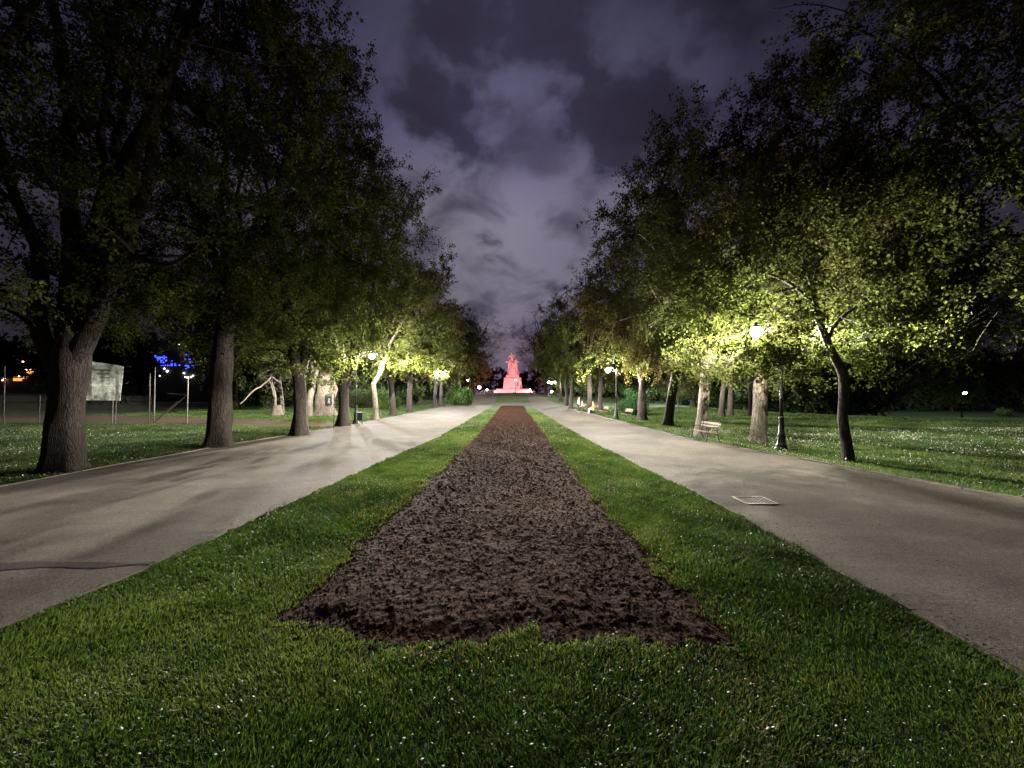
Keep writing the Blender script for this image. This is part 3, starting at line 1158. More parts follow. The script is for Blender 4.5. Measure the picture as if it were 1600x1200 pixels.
def copy_thing(src, name, loc, rz=0.0, s=1.0, label=None, group=None):
    o = src.copy()
    o.name = name
    COL.objects.link(o)
    o.location = loc
    o.rotation_euler = (0, 0, rz)
    if not isinstance(s, tuple):
        s = (s, s, s)
    o.scale = s
    if label:
        o['label'] = label
    if group:
        o['group'] = group
    for ch in list(src.children):
        c = ch.copy()
        COL.objects.link(c)
        c.parent = o
        for gch in list(ch.children):
            d = gch.copy()
            COL.objects.link(d)
            d.parent = c
    return o


def tk(pts, Y, radii, dY=None):
    """trunk nodes from picture positions at depth Y"""
    out = []
    for i, ((px, py), r) in enumerate(zip(pts, radii)):
        yy = Y + (dY[i] if dY else 0)
        out.append((at(px, py, yy), r))
    return out


def based(pts):
    p, r = pts[0]
    pts[0] = (Vector((p.x, p.y, float(terrain(p.x, p.y)) - 0.06)), r)
    return pts


GL = 'row of trees on the left of the park alley'
GR = 'row of trees on the right of the park alley'
LAMP_R = at(1181, 517, 15.2)
LAMP_R2 = at(950, 578, 32.5)
LAMP_L = at(581, 556, 27.8)


LAMP_GAPS = []
for lp_, r0_, d0_ in ((LAMP_R, 2.0, 9.0), (LAMP_L, 2.3, 17.0), (LAMP_R2, 1.1, 24.0)):
    yy_ = lp_.y
    while yy_ > d0_:
        f_ = yy_ / lp_.y
        LAMP_GAPS.append((tuple(Vector((0, 0, CAM_H)).lerp(lp_, f_)), max(.30, r0_ * (1 - (1 - f_) * 6.5))))
        yy_ -= .45


def vo(p, r=0.75):
    return (tuple(p), r)


def T(name, label, seed, pts, Y, radii, env, limbs=None, leafm=M_LEAF, bark=M_BARK, group=None, dY=None, **kw):
    tr = based(tk(pts, Y, radii, dY))
    d = grow(seed, tr, env, limbs=limbs, **kw)
    return plant(name, label, d, tuple(tr[0][0]), bark, leafm, group)


# --- left row
Y = 11.2
T('broadleaf_tree', 'thick forked tree nearest on the left, beside the white notice board', 101,
  [(98, 738), (100, 690), (104, 640), (108, 590), (113, 545)], Y, [.39, .37, .36, .38, .36], ((-12.2, 11.5, 11.5), (7.0, 6.5, 8.8)),
  limbs=[
      [(at(116, 560, Y), .27), (at(150, 480, Y), .23), (at(185, 380, Y), .20), (at(215, 320, Y), .18), (at(233, 250, Y), .15), (at(237, 165, Y), .12), (at(262, 60, Y + .6), .07), (at(290, -40, Y + 1), .03)],
      [(at(105, 560, Y), .24), (at(110, 470, Y + .2), .2), (at(135, 390, Y + .5), .17), (at(165, 300, Y + .9), .13), (at(160, 190, Y + 1.3), .09), (at(180, 60, Y + 1.8), .04)],
      [(at(95, 575, Y), .24), (at(62, 500, Y - .2), .19), (at(70, 400, Y - .4), .16), (at(42, 333, Y - .6), .12), (at(10, 240, Y - .9), .09), (at(-20, 120, Y - 1), .04)],
      [(at(167, 430, Y), .12), (at(210, 400, Y - .6), .09), (at(255, 410, Y - 1.2), .06), (at(300, 390, Y - 1.8), .03)]],
  n_limb=3, n_sec=90, n_ter=520, n_leaf=34, n_twig=8, leaf=.098, low_cut=4.4, top_bare=.35, group=GL)
T('broadleaf_tree', 'tall tree at the far left edge, its trunk mostly out of view', 102,
  [(-260, 800), (-250, 700), (-240, 600), (-220, 500), (-190, 420)], 8.6, [.40, .36, .34, .28, .25], ((-14.5, 8.2, 11.5), (6.0, 5.5, 8.0)),
  n_limb=5, n_sec=60, n_ter=330, n_leaf=34, n_twig=8, leaf=.098, low_cut=4.2, top_bare=.35, group=GL)
Y = 16.2
T('broadleaf_tree', 'straight thick tree second along the left path edge, forking high up', 103,
  [(341, 699), (344, 640), (346, 580), (349, 530), (357, 470)], Y, [.44, .40, .38, .33, .30], ((-11.6, 16.6, 10.8), (6.6, 5.8, 9.0)),
  limbs=[
      [(at(357, 480, Y), .2), (at(364, 430, Y), .18), (at(385, 380, Y), .16), (at(405, 335, Y + .3), .13), (at(430, 290, Y + .5), .11), (at(445, 220, Y + .8), .08), (at(460, 120, Y + 1), .04)],
      [(at(355, 490, Y), .19), (at(352, 420, Y), .16), (at(350, 350, Y - .3), .13), (at(342, 310, Y - .5), .11), (at(352, 240, Y - .6), .08), (at(345, 120, Y - .8), .04)],
      [(at(364, 430, Y), .1), (at(378, 360, Y + .5), .09), (at(372, 300, Y + .9), .07), (at(392, 220, Y + 1.4), .04)]],
  n_limb=2, n_sec=85, n_ter=480, n_leaf=34, n_twig=8, leaf=.098, low_cut=4.2, top_bare=.35, group=GL)
Y = 20.4
T('broadleaf_tree', 'tree third along the left path with two limbs forking at head height', 104,
  [(468, 681), (469, 640), (468, 600), (466, 577)], Y, [.36, .31, .30, .32], ((-11.0, 20.6, 9.6), (6.4, 5.0, 8.2)),
  limbs=[
      [(at(463, 582, Y), .22), (at(455, 545, Y), .2), (at(450, 500, Y), .17), (at(440, 430, Y), .13), (at(430, 330, Y), .08), (at(425, 250, Y), .04)],
      [(at(471, 582, Y), .2), (at(480, 545, Y), .18), (at(479, 500, Y), .16), (at(495, 430, Y), .13), (at(510, 350, Y), .09), (at(530, 260, Y), .04)]],
  n_limb=3, n_sec=75, n_ter=470, n_leaf=28, n_twig=8, leaf=.11, low_cut=4.0, top_bare=.5, voids=tuple((tuple(at(581, 556, q)), .55) for q in (18.5, 19.7, 20.9, 22.1, 23.3)), group=GL)
Y = 26.0
T('broadleaf_tree', 'dark trunk splitting into a wide V beside the litter bin', 105,
  [(536, 666), (537, 640), (537, 615), (536, 598)], Y, [.36, .31, .30, .33], ((-10.4, 26.2, 9.4), (5.9, 4.6, 7.6)),
  limbs=[
      [(at(532, 603, Y), .2), (at(523, 575, Y), .17), (at(517, 545, Y), .14), (at(500, 500, Y), .1), (at(490, 430, Y), .05)],
      [(at(541, 603, Y), .18), (at(551, 580, Y), .16), (at(558, 555, Y), .13), (at(566, 510, Y - .5), .1), (at(575, 430, Y - .5), .05)],
      [(at(537, 603, Y + .1), .17), (at(537, 560, Y + .4), .15), (at(535, 500, Y + .6), .11), (at(545, 420, Y + .8), .06)]],
  n_limb=2, n_sec=65, n_ter=380, n_leaf=20, n_twig=7, leaf=.125, low_cut=3.9, top_bare=.4, voids=(vo(LAMP_L, 1.25), (tuple(at(581, 556, 26.3)), .7), (tuple(at(581, 556, 24.8)), .6), (tuple(at(581, 556, 23.3)), .6)), group=GL)
Y = 31.8
T('broadleaf_tree', 'pale slender trunk bending sharply to the right behind the litter bin', 106,
  [(587, 658), (587, 635), (585, 613), (584, 599), (594, 583), (601, 562)], Y, [.21, .19, .18, .19, .16, .14], ((-8.6, 32.4, 8.8), (5.0, 4.2, 5.4)),
  n_limb=4, n_sec=55, n_ter=330, n_leaf=20, n_twig=7, leaf=.135, low_cut=4.2, top_bare=.3, bark=M_BARK_PALE, voids=(vo(LAMP_L, 1.25),), group=GL)

# --- right row
Y = 12.75
T('young_tree', 'slender crooked tree leaning left beside the right hand path', 121,
  [(1326, 721), (1322, 690), (1317, 653), (1318, 620), (1317, 584), (1301, 552), (1288, 523), (1277, 493), (1272, 461), (1262, 425)], Y,
  [.160, .150, .143, .136, .14, .118, .105, .09, .075, .05], ((9.5, 13.4, 6.1), (4.4, 3.1, 3.4)),
  limbs=[[(at(1291, 530, Y), .07), (at(1298, 512, Y), .065), (at(1306, 503, Y), .06), (at(1331, 483, Y), .045), (at(1370, 455, Y), .02)],
         [(at(1276, 480, Y), .06), (at(1240, 450, Y + .4), .045), (at(1190, 430, Y + .8), .02)],
         [(at(1272, 461, Y), .06), (at(1290, 400, Y), .045), (at(1340, 360, Y), .02)],
         [(at(1280, 500, Y), .055), (at(1260, 490, Y), .045), (at(1235, 520, Y - .1), .03), (at(1215, 565, Y), .012)],
         [(at(1240, 450, Y + .4), .045), (at(1190, 470, Y + .6), .035), (at(1165, 530, Y + .3), .025), (at(1160, 580, Y + .2), .012)],
         [(at(1190, 430, Y + .8), .03), (at(1140, 470, Y + 1), .025), (at(1118, 545, Y + .8), .012)]],
  n_limb=1, n_sec=46, n_ter=700, n_leaf=26, leaf=.105, low_cut=3.2, extra=((8.75, 13.1, 3.55), (9.3, 12.7, 3.4), (8.1, 13.2, 3.8), at(1395, 520, 13.4), at(1350, 545, 13.6), at(1430, 500, 13.2), at(1300, 480, 13.8)), top_bare=.0, clump_n=35, voids=(vo(LAMP_R, 1.1), ((9.0, 14.4, 4.45), .6), ((8.4, 13.5, 4.3), .5), ((7.9, 12.6, 4.1), .45), ((10.35, 11.2, 3.2), 1.1), ((10.0, 11.9, 4.2), .9), ((9.7, 11.8, 5.1), .7), ((10.9, 12.2, 2.6), 1.3), ((11.8, 12.3, 3.0), 1.0)), group=GR, flare=1.15, trunk_sides=12)
Y = 17.3
T('broadleaf_tree', 'thick pale barked trunk lit by the lamp post standing next to it', 122,
  [(1184, 693), (1186, 660), (1188, 620), (1192, 585), (1204, 545), (1222, 500)], Y, [.31, .29, .285, .275, .26, .24], ((11.3, 17.8, 10.2), (6.2, 5.4, 6.4)), dY=[0, 0, 0, .2, .8, 1.5],
  n_limb=5, n_sec=80, n_ter=560, n_leaf=28, n_twig=8, leaf=.11, low_cut=4.3, extra=(at(1172, 552, 16.4), at(1215, 545, 16.3), at(1150, 560, 16.6), at(1112, 566, 17.0), at(1240, 520, 16.2), at(1130, 545, 16.6), at(1195, 535, 16.5)), top_bare=.45, bark=M_BARK_PALE, voids=(vo(LAMP_R, 1.05), ((9.0, 14.9, 4.6), .7)), group=GR)
Y = 20.3
T('broadleaf_tree', 'pale forked tree growing behind the nearest wooden bench', 123,
  [(1095, 682), (1098, 650), (1101, 610), (1103, 585), (1106, 570)], Y, [.28, .26, .25, .27, .26], ((10.4, 20.4, 9.2), (5.6, 4.8, 6.4)),
  limbs=[[(at(1103, 580, Y), .17), (at(1104, 550, Y), .15), (at(1106, 520, Y), .13), (at(1095, 440, Y), .1), (at(1085, 340, Y), .04)],
         [(at(1108, 578, Y), .17), (at(1114, 550, Y), .15), (at(1120, 515, Y), .14), (at(1130, 440, Y), .1), (at(1150, 330, Y), .04)]],
  n_limb=2, n_sec=60, n_ter=400, n_leaf=20, n_twig=7, leaf=.125, low_cut=4.4, top_bare=.45, bark=M_BARK_PALE, group=GR)
Y = 26.3
T('broadleaf_tree', 'brown trunk leaning slightly right between two park benches', 124,
  [(1043, 666), (1047, 635), (1053, 600), (1058, 570), (1060, 540)], Y, [.30, .28, .27, .25, .23], ((10.6, 26.2, 9.0), (5.6, 4.6, 7.2)),
  n_limb=5, n_sec=60, n_ter=400, n_leaf=20, n_twig=7, leaf=.13, low_cut=4.2, top_bare=.55, leafm=M_LEAF_BROWN, group=GR)
Y = 31.0
T('broadleaf_tree', 'dark tree with a narrow fork just right of the second bench', 125,
  [(1003, 657), (1003, 630), (1004, 605), (1005, 590)], Y, [.32, .29, .28, .3], ((10.2, 31.2, 8.8), (5.0, 4.4, 6.8)),
  limbs=[[(at(1002, 597, Y), .2), (at(998, 570, Y), .17), (at(995, 540, Y), .12), (at(990, 470, Y), .05)],
         [(at(1007, 597, Y), .2), (at(1013, 570, Y), .17), (at(1014, 540, Y), .12), (at(1025, 460, Y), .05)]],
  n_limb=2, n_sec=55, n_ter=340, n_leaf=20, n_twig=7, leaf=.135, low_cut=4.4, top_bare=.5, voids=(vo(LAMP_R2, 1.0),), group=GR)
T('broadleaf_tree', 'big tree overhanging the upper right corner, its trunk out of view', 126,
  [(1780, 860), (1770, 700), (1760, 560), (1740, 450)], 9.2, [.42, .38, .34, .32], ((14.4, 9.6, 9.9), (6.4, 5.4, 8.0)),
  limbs=[[(at(1760, 560, 9.2), .16), (at(1640, 330, 9.2), .10), (at(1500, 150, 9.2), .05), (at(1420, 60, 9.0), .03), (at(1330, 18, 8.8), .016), (at(1245, 42, 8.6), .005)],
         [(at(1420, 60, 9.0), .02), (at(1370, 45, 8.8), .014), (at(1300, 62, 8.6), .005)],
         [(at(1330, 18, 8.8), .014), (at(1265, 5, 8.7), .009), (at(1205, 18, 8.6), .004)],
         [(at(1500, 150, 9.2), .025), (at(1440, 100, 9.0), .014), (at(1350, 86, 8.9), .005)],
         [(at(1750, 520, 9.2), .09), (at(1680, 440, 9.0), .05), (at(1590, 455, 8.8), .022), (at(1520, 500, 8.7), .012), (at(1440, 535, 8.6), .004)],
         [(at(1600, 450, 8.8), .02), (at(1545, 505, 8.7), .012), (at(1520, 550, 8.6), .008), (at(1485, 568, 8.6), .003)],
         [(at(1640, 445, 8.9), .02), (at(1560, 480, 8.8), .011), (at(1480, 520, 8.7), .003)]],
  n_limb=6, n_sec=100, n_ter=680, n_leaf=34, n_twig=8, leaf=.098, low_cut=3.9, top_bare=.35, leafm=M_LEAF, group=GR)


# --- shared shapes for the trees further off
def generic(seed, H, r, rad, leafm, bark, leaf=.15, ter=380, bare=.4, low=4.0, n_leaf=20, ecz=None, limb=5, name='broadleaf_tree', twig=6):
    rg = random.Random(seed)
    th = H * .28
    tr = [(Vector((0, 0, -0.08)), r), (Vector((rg.uniform(-.1, .1), rg.uniform(-.1, .1), th * .4)), r * .88), (Vector((rg.uniform(-.3, .3), rg.uniform(-.2, .2), th)), r * .85), (Vector((rg.uniform(-.5, .5), rg.uniform(-.3, .3), th * 1.5)), r * .6)]
    cz = ecz or (low + H) / 2
    return grow(seed, tr, ((0, 0, cz), (rad, rad, (H - low) / 2)), world_space=False, n_limb=limb, n_sec=50, n_ter=ter, n_leaf=n_leaf, leaf=leaf, low_cut=low, top_bare=bare, trunk_sides=10, n_twig=twig)


protos = {}
used = {}


def proto_tree(kind):
    if kind not in protos:
        P = {'olive': lambda: (generic(201, 16.5, .33, 5.8, None, None, bare=.35), M_BARK, M_LEAF),
             'bronze': lambda: (generic(202, 16.0, .34, 5.8, None, None, bare=.6), M_BARK, M_LEAF_BROWN),
             'bare': lambda: (generic(203, 14.5, .30, 5.6, None, None, bare=.97, low=3.5, n_leaf=2, ter=420), M_BARK, M_LEAF_BROWN),
             'dark': lambda: (generic(204, 15.0, .30, 6.0, None, None, leaf=.30, bare=.05, low=0.3, ter=420, n_leaf=16), M_BARK, M_LEAF_DARK),
             'dark2': lambda: (generic(205, 13.0, .28, 6.4, None, None, leaf=.31, bare=.05, low=0.2, ter=420, n_leaf=16), M_BARK, M_LEAF_DARK),
             'small': lambda: (generic(206, 5.2, .10, 1.8, None, None, leaf=.12, bare=.1, low=1.6, ter=90, n_leaf=8), M_BARK, M_LEAF)}[kind]()
        protos[kind] = P
    return protos[kind]


def put(kind, label, x, y, rz, s=1.0, group=None, name=None):
    name = name or {'olive': 'broadleaf_tree', 'bronze': 'broadleaf_tree', 'bare': 'bare_tree', 'dark': 'woodland_tree', 'dark2': 'woodland_tree', 'small': 'young_tree'}[kind]
    z = float(terrain(x, y))
    if kind not in used:
        d, bk, lf = proto_tree(kind)
        o = plant(name, label, d, (x, y, z), bk, lf, group, rz)
        o.scale = (s, s, s) if not isinstance(s, tuple) else s
        used[kind] = o
        return o
    return copy_thing(used[kind], name, (x, y, z), rz, s, label, group)


def pxx(px, Y):
    return (px - 800.0) * Y / F_PX


put('olive', 'olive leaved tree leaning right, next after the bent pale trunk on the left', pxx(614, 38), 38, .4, .92, GL)
put('bronze', 'straight dark trunk on the left lawn edge before the far lamp', pxx(640, 43), 43, 1.5, .9, GL)
put('olive', 'pale trunk just left of the third lamp on the left', pxx(677, 58.5), 59.5, 2.6, .95, GL)
put('bronze', 'slim trunk just right of the third lamp on the left', pxx(688, 62), 63, 3.4, .98, GL)
put('olive', 'tree behind the round bright green bush', pxx(702, 74), 74, 4.1, 1.08, GL)
put('bronze', 'far left row tree between the green bush and the pink lamps', pxx(718, 88), 88, 5.0, 1.12, GL)
put('bare', 'leafless purplish tree at the far end of the left row', pxx(739, 112), 112, .8, 1.65, GL)
put('bare', 'leafless tree left of the monument, farthest of the left row', pxx(742, 150), 148, 2.8, 1.7, GL)
put('olive', 'tree with twin dark trunks behind the seated people', pxx(923, 42), 42.5, .9, .86, GR)
put('bronze', 'bronze leaved tree behind the third bench on the right', pxx(938, 49), 49, 2.2, .88, GR)
put('olive', 'dark forked trunk beside the standing person in cream', pxx(893, 53), 53.5, 3.3, .85, GR)
put('bronze', 'bronze crowned tree on the right beyond the standing person', pxx(888, 64), 66, 4.4, .86, GR)
put('olive', 'far right row tree over the yellow lit foliage', pxx(878, 80), 82, 5.2, 1.0, GR)
put('bronze', 'far right row tree beside the cluster of three globes', pxx(872, 98), 99, .3, 1.12, GR)
put('bare', 'leafless tree right of the monument, branches reaching over it', pxx(853, 112), 112, 1.9, 1.75, GR)
put('bare', 'leafless tree behind and right of the monument', pxx(842, 160), 160, 3.9, 1.8, GR)

# trees standing behind the rows
put('olive', 'leaning grey trunk on the right lawn, leftmost of the dark trio', 19.0, 36, 2.0, .8, 'trees on the right lawn')
put('bronze', 'dark trunk in the middle of the trio on the right lawn', 21.2, 38.5, .6, .8, 'trees on the right lawn')
put('bare', 'thin straight trunk right of the dark trio on the lawn', 22.2, 37, 3.0, .8, 'trees on the right lawn')
put('small', 'small young tree with a few bright leaves on the right lawn', pxx(1060, 42), 42, 1.0, .8)
put('bronze', 'second row tree behind the lamp and the dark shrub', 14.5, 44, 5.1, .85, 'trees on the right lawn')

# big multi-stemmed tree with the dark plaque, lit by the lamp behind the row
Y = 38.0
T('old_tree', 'huge pale multi stemmed tree carrying a dark plaque on its trunk', 131,
  [(508, 650), (508, 640), (507, 628), (507, 616)], Y, [1.05, .88, .82, .80], ((-18.5, 38.5, 9.5), (5.5, 4.6, 6.0)),
  limbs=[[(at(501, 620, Y), .42), (at(494, 600, Y + .3), .34), (at(487, 575, Y + .3), .26), (at(475, 520, Y + .3), .12)],
         [(at(508, 622, Y), .45), (at(511, 600, Y), .38), (at(515, 560, Y), .34), (at(514, 500, Y), .2), (at(520, 430, Y), .08)],
         [(at(516, 622, Y), .42), (at(524, 600, Y - .1), .36), (at(527, 585, Y - .1), .3), (at(545, 540, Y), .16)]],
  n_limb=2, n_sec=55, n_ter=330, n_leaf=14, leaf=.175, low_cut=3.6, top_bare=.3, bark=M_BARK_PALE, flare=1.25, group='trees on the left lawn')
Y = 36
T('broadleaf_tree', 'pale leaning trunk half hidden behind the third left trunk', 132,
  [(482, 643), (484, 625), (488, 605), (490, 590)], Y, [.30, .26, .24, .22], ((-18.5, 36, 8.2), (4.5, 3.8, 5.2)),
  n_limb=4, n_sec=45, n_ter=260, n_leaf=14, leaf=.175, low_cut=3.4, top_bare=.3, bark=M_BARK_PALE, group='trees on the left lawn')
# broken tree: short dead stump and a thin birch-like stem with hanging bare limbs
Y = 38
tr = based(tk([(433, 650), (433, 640), (432, 634)], Y, [.55, .42, .34]))
lm = [[(at(430, 636, Y), .12), (at(428, 610, Y), .08), (at(422, 590, Y), .05)]]
d = grow(133, tr, ((at(432, 600, Y).x, Y, 3.6), (1.2, 1.0, 1.0)), limbs=lm, n_limb=0, n_sec=5, n_ter=10, n_leaf=1, leaf=.08, top_bare=1, clump_n=4, flare=1.3, trunk_sides=12)
plant('broken_tree', 'short broken trunk with a dark rotten top on the left lawn', d, tuple(tr[0][0]), M_BARK_PALE, M_LEAF_BROWN, 'trees on the left lawn')
Y = 40
tr = based(tk([(442, 643), (440, 620), (437, 595), (433, 565), (430, 530)], Y, [.17, .15, .13, .11, .07]))
lm = [[(at(438, 598, Y), .07), (at(426, 590, Y - 2), .085), (at(419, 594, Y - 3), .075), (at(410, 604, Y - 4), .065), (at(397, 611, Y - 5), .06), (at(385, 623, Y - 6), .045), (at(375, 632, Y - 7), .03)],
      [(at(420, 594, Y - 3), .05), (at(424, 606, Y - 3), .045), (at(427, 620, Y - 3), .03)],
      [(at(436, 577, Y), .09), (at(450, 573, Y - 1), .08), (at(454, 590, Y - 1.5), .05), (at(447, 600, Y - 1.5), .04), (at(450, 608, Y - 1.5), .02)],
      [(at(436, 577, Y), .07), (at(420, 578, Y - 1), .06), (at(405, 588, Y - 2), .03)]]
d = grow(134, tr, ((-23.6, 39, 6.5), (3.2, 3.0, 2.8)), limbs=lm, n_limb=3, n_sec=30, n_ter=170, n_leaf=6, leaf=.15, top_bare=.3, clump_n=20, low_cut=3.4, flare=1.2, trunk_sides=10)
plant('thin_tree', 'thin pale tree with drooping dead branches behind the broken trunk', d, tuple(tr[0][0]), M_BARK_PALE, M_LEAF, 'trees on the left lawn')

# dark woodland standing behind both lawns: single trees of shared shapes
GW = 'dark trees of the wood behind the lawns'
rw = random.Random(77)
wood = []
for i in range(30):                                    # left side
    x = -24 - rw.uniform(0, 62) - (i % 3) * 4
    y = 48 + rw.uniform(0, 40) + (0 if x > -60 else -14)
    wood.append((x, y))
for i in range(14):
    wood.append((-14 - rw.uniform(2, 16), 60 + i * 7 + rw.uniform(-2, 2)))
for i in range(30):                                    # right side
    x = 17 + i * 4.6 + rw.uniform(-3, 3)
    y = 92 + rw.uniform(-6, 26) + (14 if x > 60 else 0)
    wood.append((x, y))
for i in range(12):
    wood.append((14 + rw.uniform(1, 16), 62 + i * 8 + rw.uniform(-2, 2)))
for i in range(26):                                    # behind the monument, far away
    wood.append((-78 + i * 6.2 + rw.uniform(-2, 2), 205 + rw.uniform(-10, 20)))
for i in range(16):                                    # tall dark trees past the crest of the right lawn
    wood.append((32 + i * 5.5 + rw.uniform(-2, 2), 62 + rw.uniform(-6, 12) + (6 if i < 5 else 0)))
for i in range(12):
    wood.append((-32 - i * 5.5 + rw.uniform(-2, 2), 50 + rw.uniform(-4, 10)))
for i in range(12):
    wood.append((-95 - i * 8, 104 + rw.uniform(-3, 14)))
    wood.append((100 + i * 9, 108 + rw.uniform(-3, 14)))
lamps_keep = [(-21.7, 52), (30.9, 72), (14.3, 84), (85, 120), (91, 80), (8.7, 95)]
for (x, y) in wood:
    if min(math.hypot(x - a, y - b_) for a, b_ in lamps_keep) < 7.0:
        continue
    pxl = 800 + 620 * x / y
    mg = 620 * 8.0 / y
    if y < 93 and ((232 - mg < pxl < 312 + mg) or pxl < 50 + mg or 1490 - mg < pxl < 1525 + mg):
        continue
    far = y > 190
    left = x < 0
    lab = ('distant dark tree of the belt far behind the pink monument' if far else
           'dark leafy tree in the wood behind the left lawn' if left else 'dark leafy tree in the wood behind the right lawn')
    gp = ('dark tree belt behind the monument' if far else 'dark wood behind the left lawn' if left else 'dark wood behind the right lawn')
    put(rw.choice(['dark', 'dark2']), lab, x, y, rw.uniform(0, 6.28), rw.uniform(1.0, 1.45) * (.7 if far else 1), gp)


# ------------------------------------------------------------------ bushes
def bush(name, label, loc, size, seed, mat, n=9000, leaf=.1, group=None):
    rg = np.random.RandomState(seed)
    e = empty(name, loc)
    wb = MB()
    tips = []
    for i in range(26):
        a = rg.uniform(0, 6.28)
        el = rg.uniform(.35, 1.45)
        q = np.array([math.cos(a) * math.cos(el) * size[0], math.sin(a) * math.cos(el) * size[1], .1 + math.sin(el) * size[2] * .95]) * rg.uniform(.75, 1)
        mid = q * .5 + rg.normal(0, .08, 3)
        wb.tube([(0, 0, -.03), tuple(mid), tuple(q)], [.03, .02, .006], 5)
        tips.append(q)
    wb.build('stems', M_BARK, e)
    cc = []
    for i in range(90):
        q = rg.normal(size=3)
        q /= np.linalg.norm(q)
        q[2] = q[2] * .5 + .5
        bump = 1 + .14 * math.sin(q[0] * 5 + seed) + .1 * math.sin(q[2] * 7)
        cc.append(q * np.array(size) * rg.uniform(.55, .95) * bump + np.array([0, 0, .12]))
    cc = np.array(cc)
    p = cc[rg.randint(0, len(cc), n)] + rg.normal(0, 1, (n, 3)) * min(size) * .13
    p[:, 2] = np.maximum(p[:, 2], .03)
    ax = rg.normal(0, 1, (n, 3))
    ax /= np.linalg.norm(ax, axis=1, keepdims=True)
    nr = rg.normal(0, .8, (n, 3)) + p / np.array(size) * .8
    sd = np.cross(ax, nr)
    sd /= np.linalg.norm(sd, axis=1, keepdims=True)
    L = (leaf * rg.uniform(.6, 1.2, n))[:, None]
    V = np.stack([p, p + ax * L * .45 + sd * L * .35, p + ax * L, p + ax * L * .45 - sd * L * .35], 1).reshape(-1, 3)
    ti = np.repeat(np.clip(rg.normal(.5, .22, n), 0, 1), 4)
    np_mesh('foliage', V, np.arange(n * 4).reshape(-1, 4), mat, {'tint': ti}, parent=e)
    return tag(e, label, 'bush', group)


bush('round_bush', 'bright green rounded bush at the left path edge before the far lamps', (pxx(719, 66), 66.5, 0), (2.6, 2.2, 3.2), 1, M_LEAF_BUSH, 14000, .2)
bush('dark_shrub', 'dark dense shrub behind the second bench on the right lawn', (pxx(990, 38), 38, 0), (1.6, 1.5, 2.0), 2, M_LEAF_YEW, 9000, .11)
bush('green_bush', 'low green bush between two trunks on the left lawn', (pxx(605, 50), 50, 0), (1.7, 1.5, 2.3), 3, M_LEAF_BUSH, 8000, .15)
bush('small_shrub', 'small lit shrub on the far right edge of the lawn', (pxx(1569, 84), 84, float(terrain(96, 84))), (1.2, 1.2, 1.5), 4, M_LEAF_BUSH, 4000, .15)
bush('hedge_bush', 'dark bush behind the lamp post on the left lawn', (pxx(572, 56), 56, 0), (3.0, 2.0, 2.6), 5, M_LEAF_DARK, 9000, .16)

# ------------------------------------------------------------------ lamps
M_IRON = simple('black_iron', (0.022, 0.022, 0.022), 0.45, 0.6, 30, .3, .2)
M_IRON_WORN = simple('worn_grey_paint', (0.10, 0.094, 0.085), 0.55, 0.3, 25, .3, .2)


def globe_mat(name, col, st):
    m, nt, b = new_mat(name)
    nt.nodes.remove(b)
    out = nt.nodes['Material Output']
    e = N(nt, 'ShaderNodeEmission')
    e.inputs[0].default_value = (*col, 1)
    e.inputs[1].default_value = st
    t = N(nt, 'ShaderNodeBsdfTransparent')
    a = N(nt, 'ShaderNodeAddShader')
    nt.links.new(e.outputs[0], a.inputs[0])
    nt.links.new(t.outputs[0], a.inputs[1])
    nt.links.new(a.outputs[0], out.inputs[0])
    return m


WARM = (1.0, 0.92, 0.79)
COOL = (0.86, 0.92, 1.0)
M_GLOBE = globe_mat('lit_lamp_glass', (1.0, 0.93, 0.8), 14)
M_GLOBE_COOL = globe_mat('lit_cool_glass', (0.88, 0.94, 1.0), 14)
M_GLOBE_PINK = globe_mat('lit_pink_glass', (1.0, 0.6, 0.75), 10)


def point(name, loc, w, col, parent, rad=0.10):
    l = bpy.data.lights.new(name, 'POINT')
    l.energy = w
    l.color = col
    l.shadow_soft_size = rad
    # street lantern optics: little light straight down, most of it thrown sideways along the path
    l.use_nodes = True
    nt = l.node_tree
    em = nt.nodes['Emission']
    t = N(nt, 'ShaderNodeTexCoord')
    sp = N(nt, 'ShaderNodeSeparateXYZ')
    nt.links.new(t.outputs['Normal'], sp.inputs[0])
    r = ramp(nt, [((1 + c) / 2, (v, v, v)) for c, v in ((-1.0, .12 * .6), (-.7, .16), (-.5, .32), (-.32, .80), (-.16, 2.9), (-.08, 2.0), (0.03, .62), (.3, .45), (1.0, .5))])
    nt.links.new(mathn(nt, 'MULTIPLY', mathn(nt, 'ADD', sp.outputs['Z'], 1.0), .5), r.inputs[0])
    nt.links.new(r.outputs[0], em.inputs['Strength'])
    o = bpy.data.objects.new(name, l)
    COL.objects.link(o)
    o.location = loc
    o.parent = parent
    return o


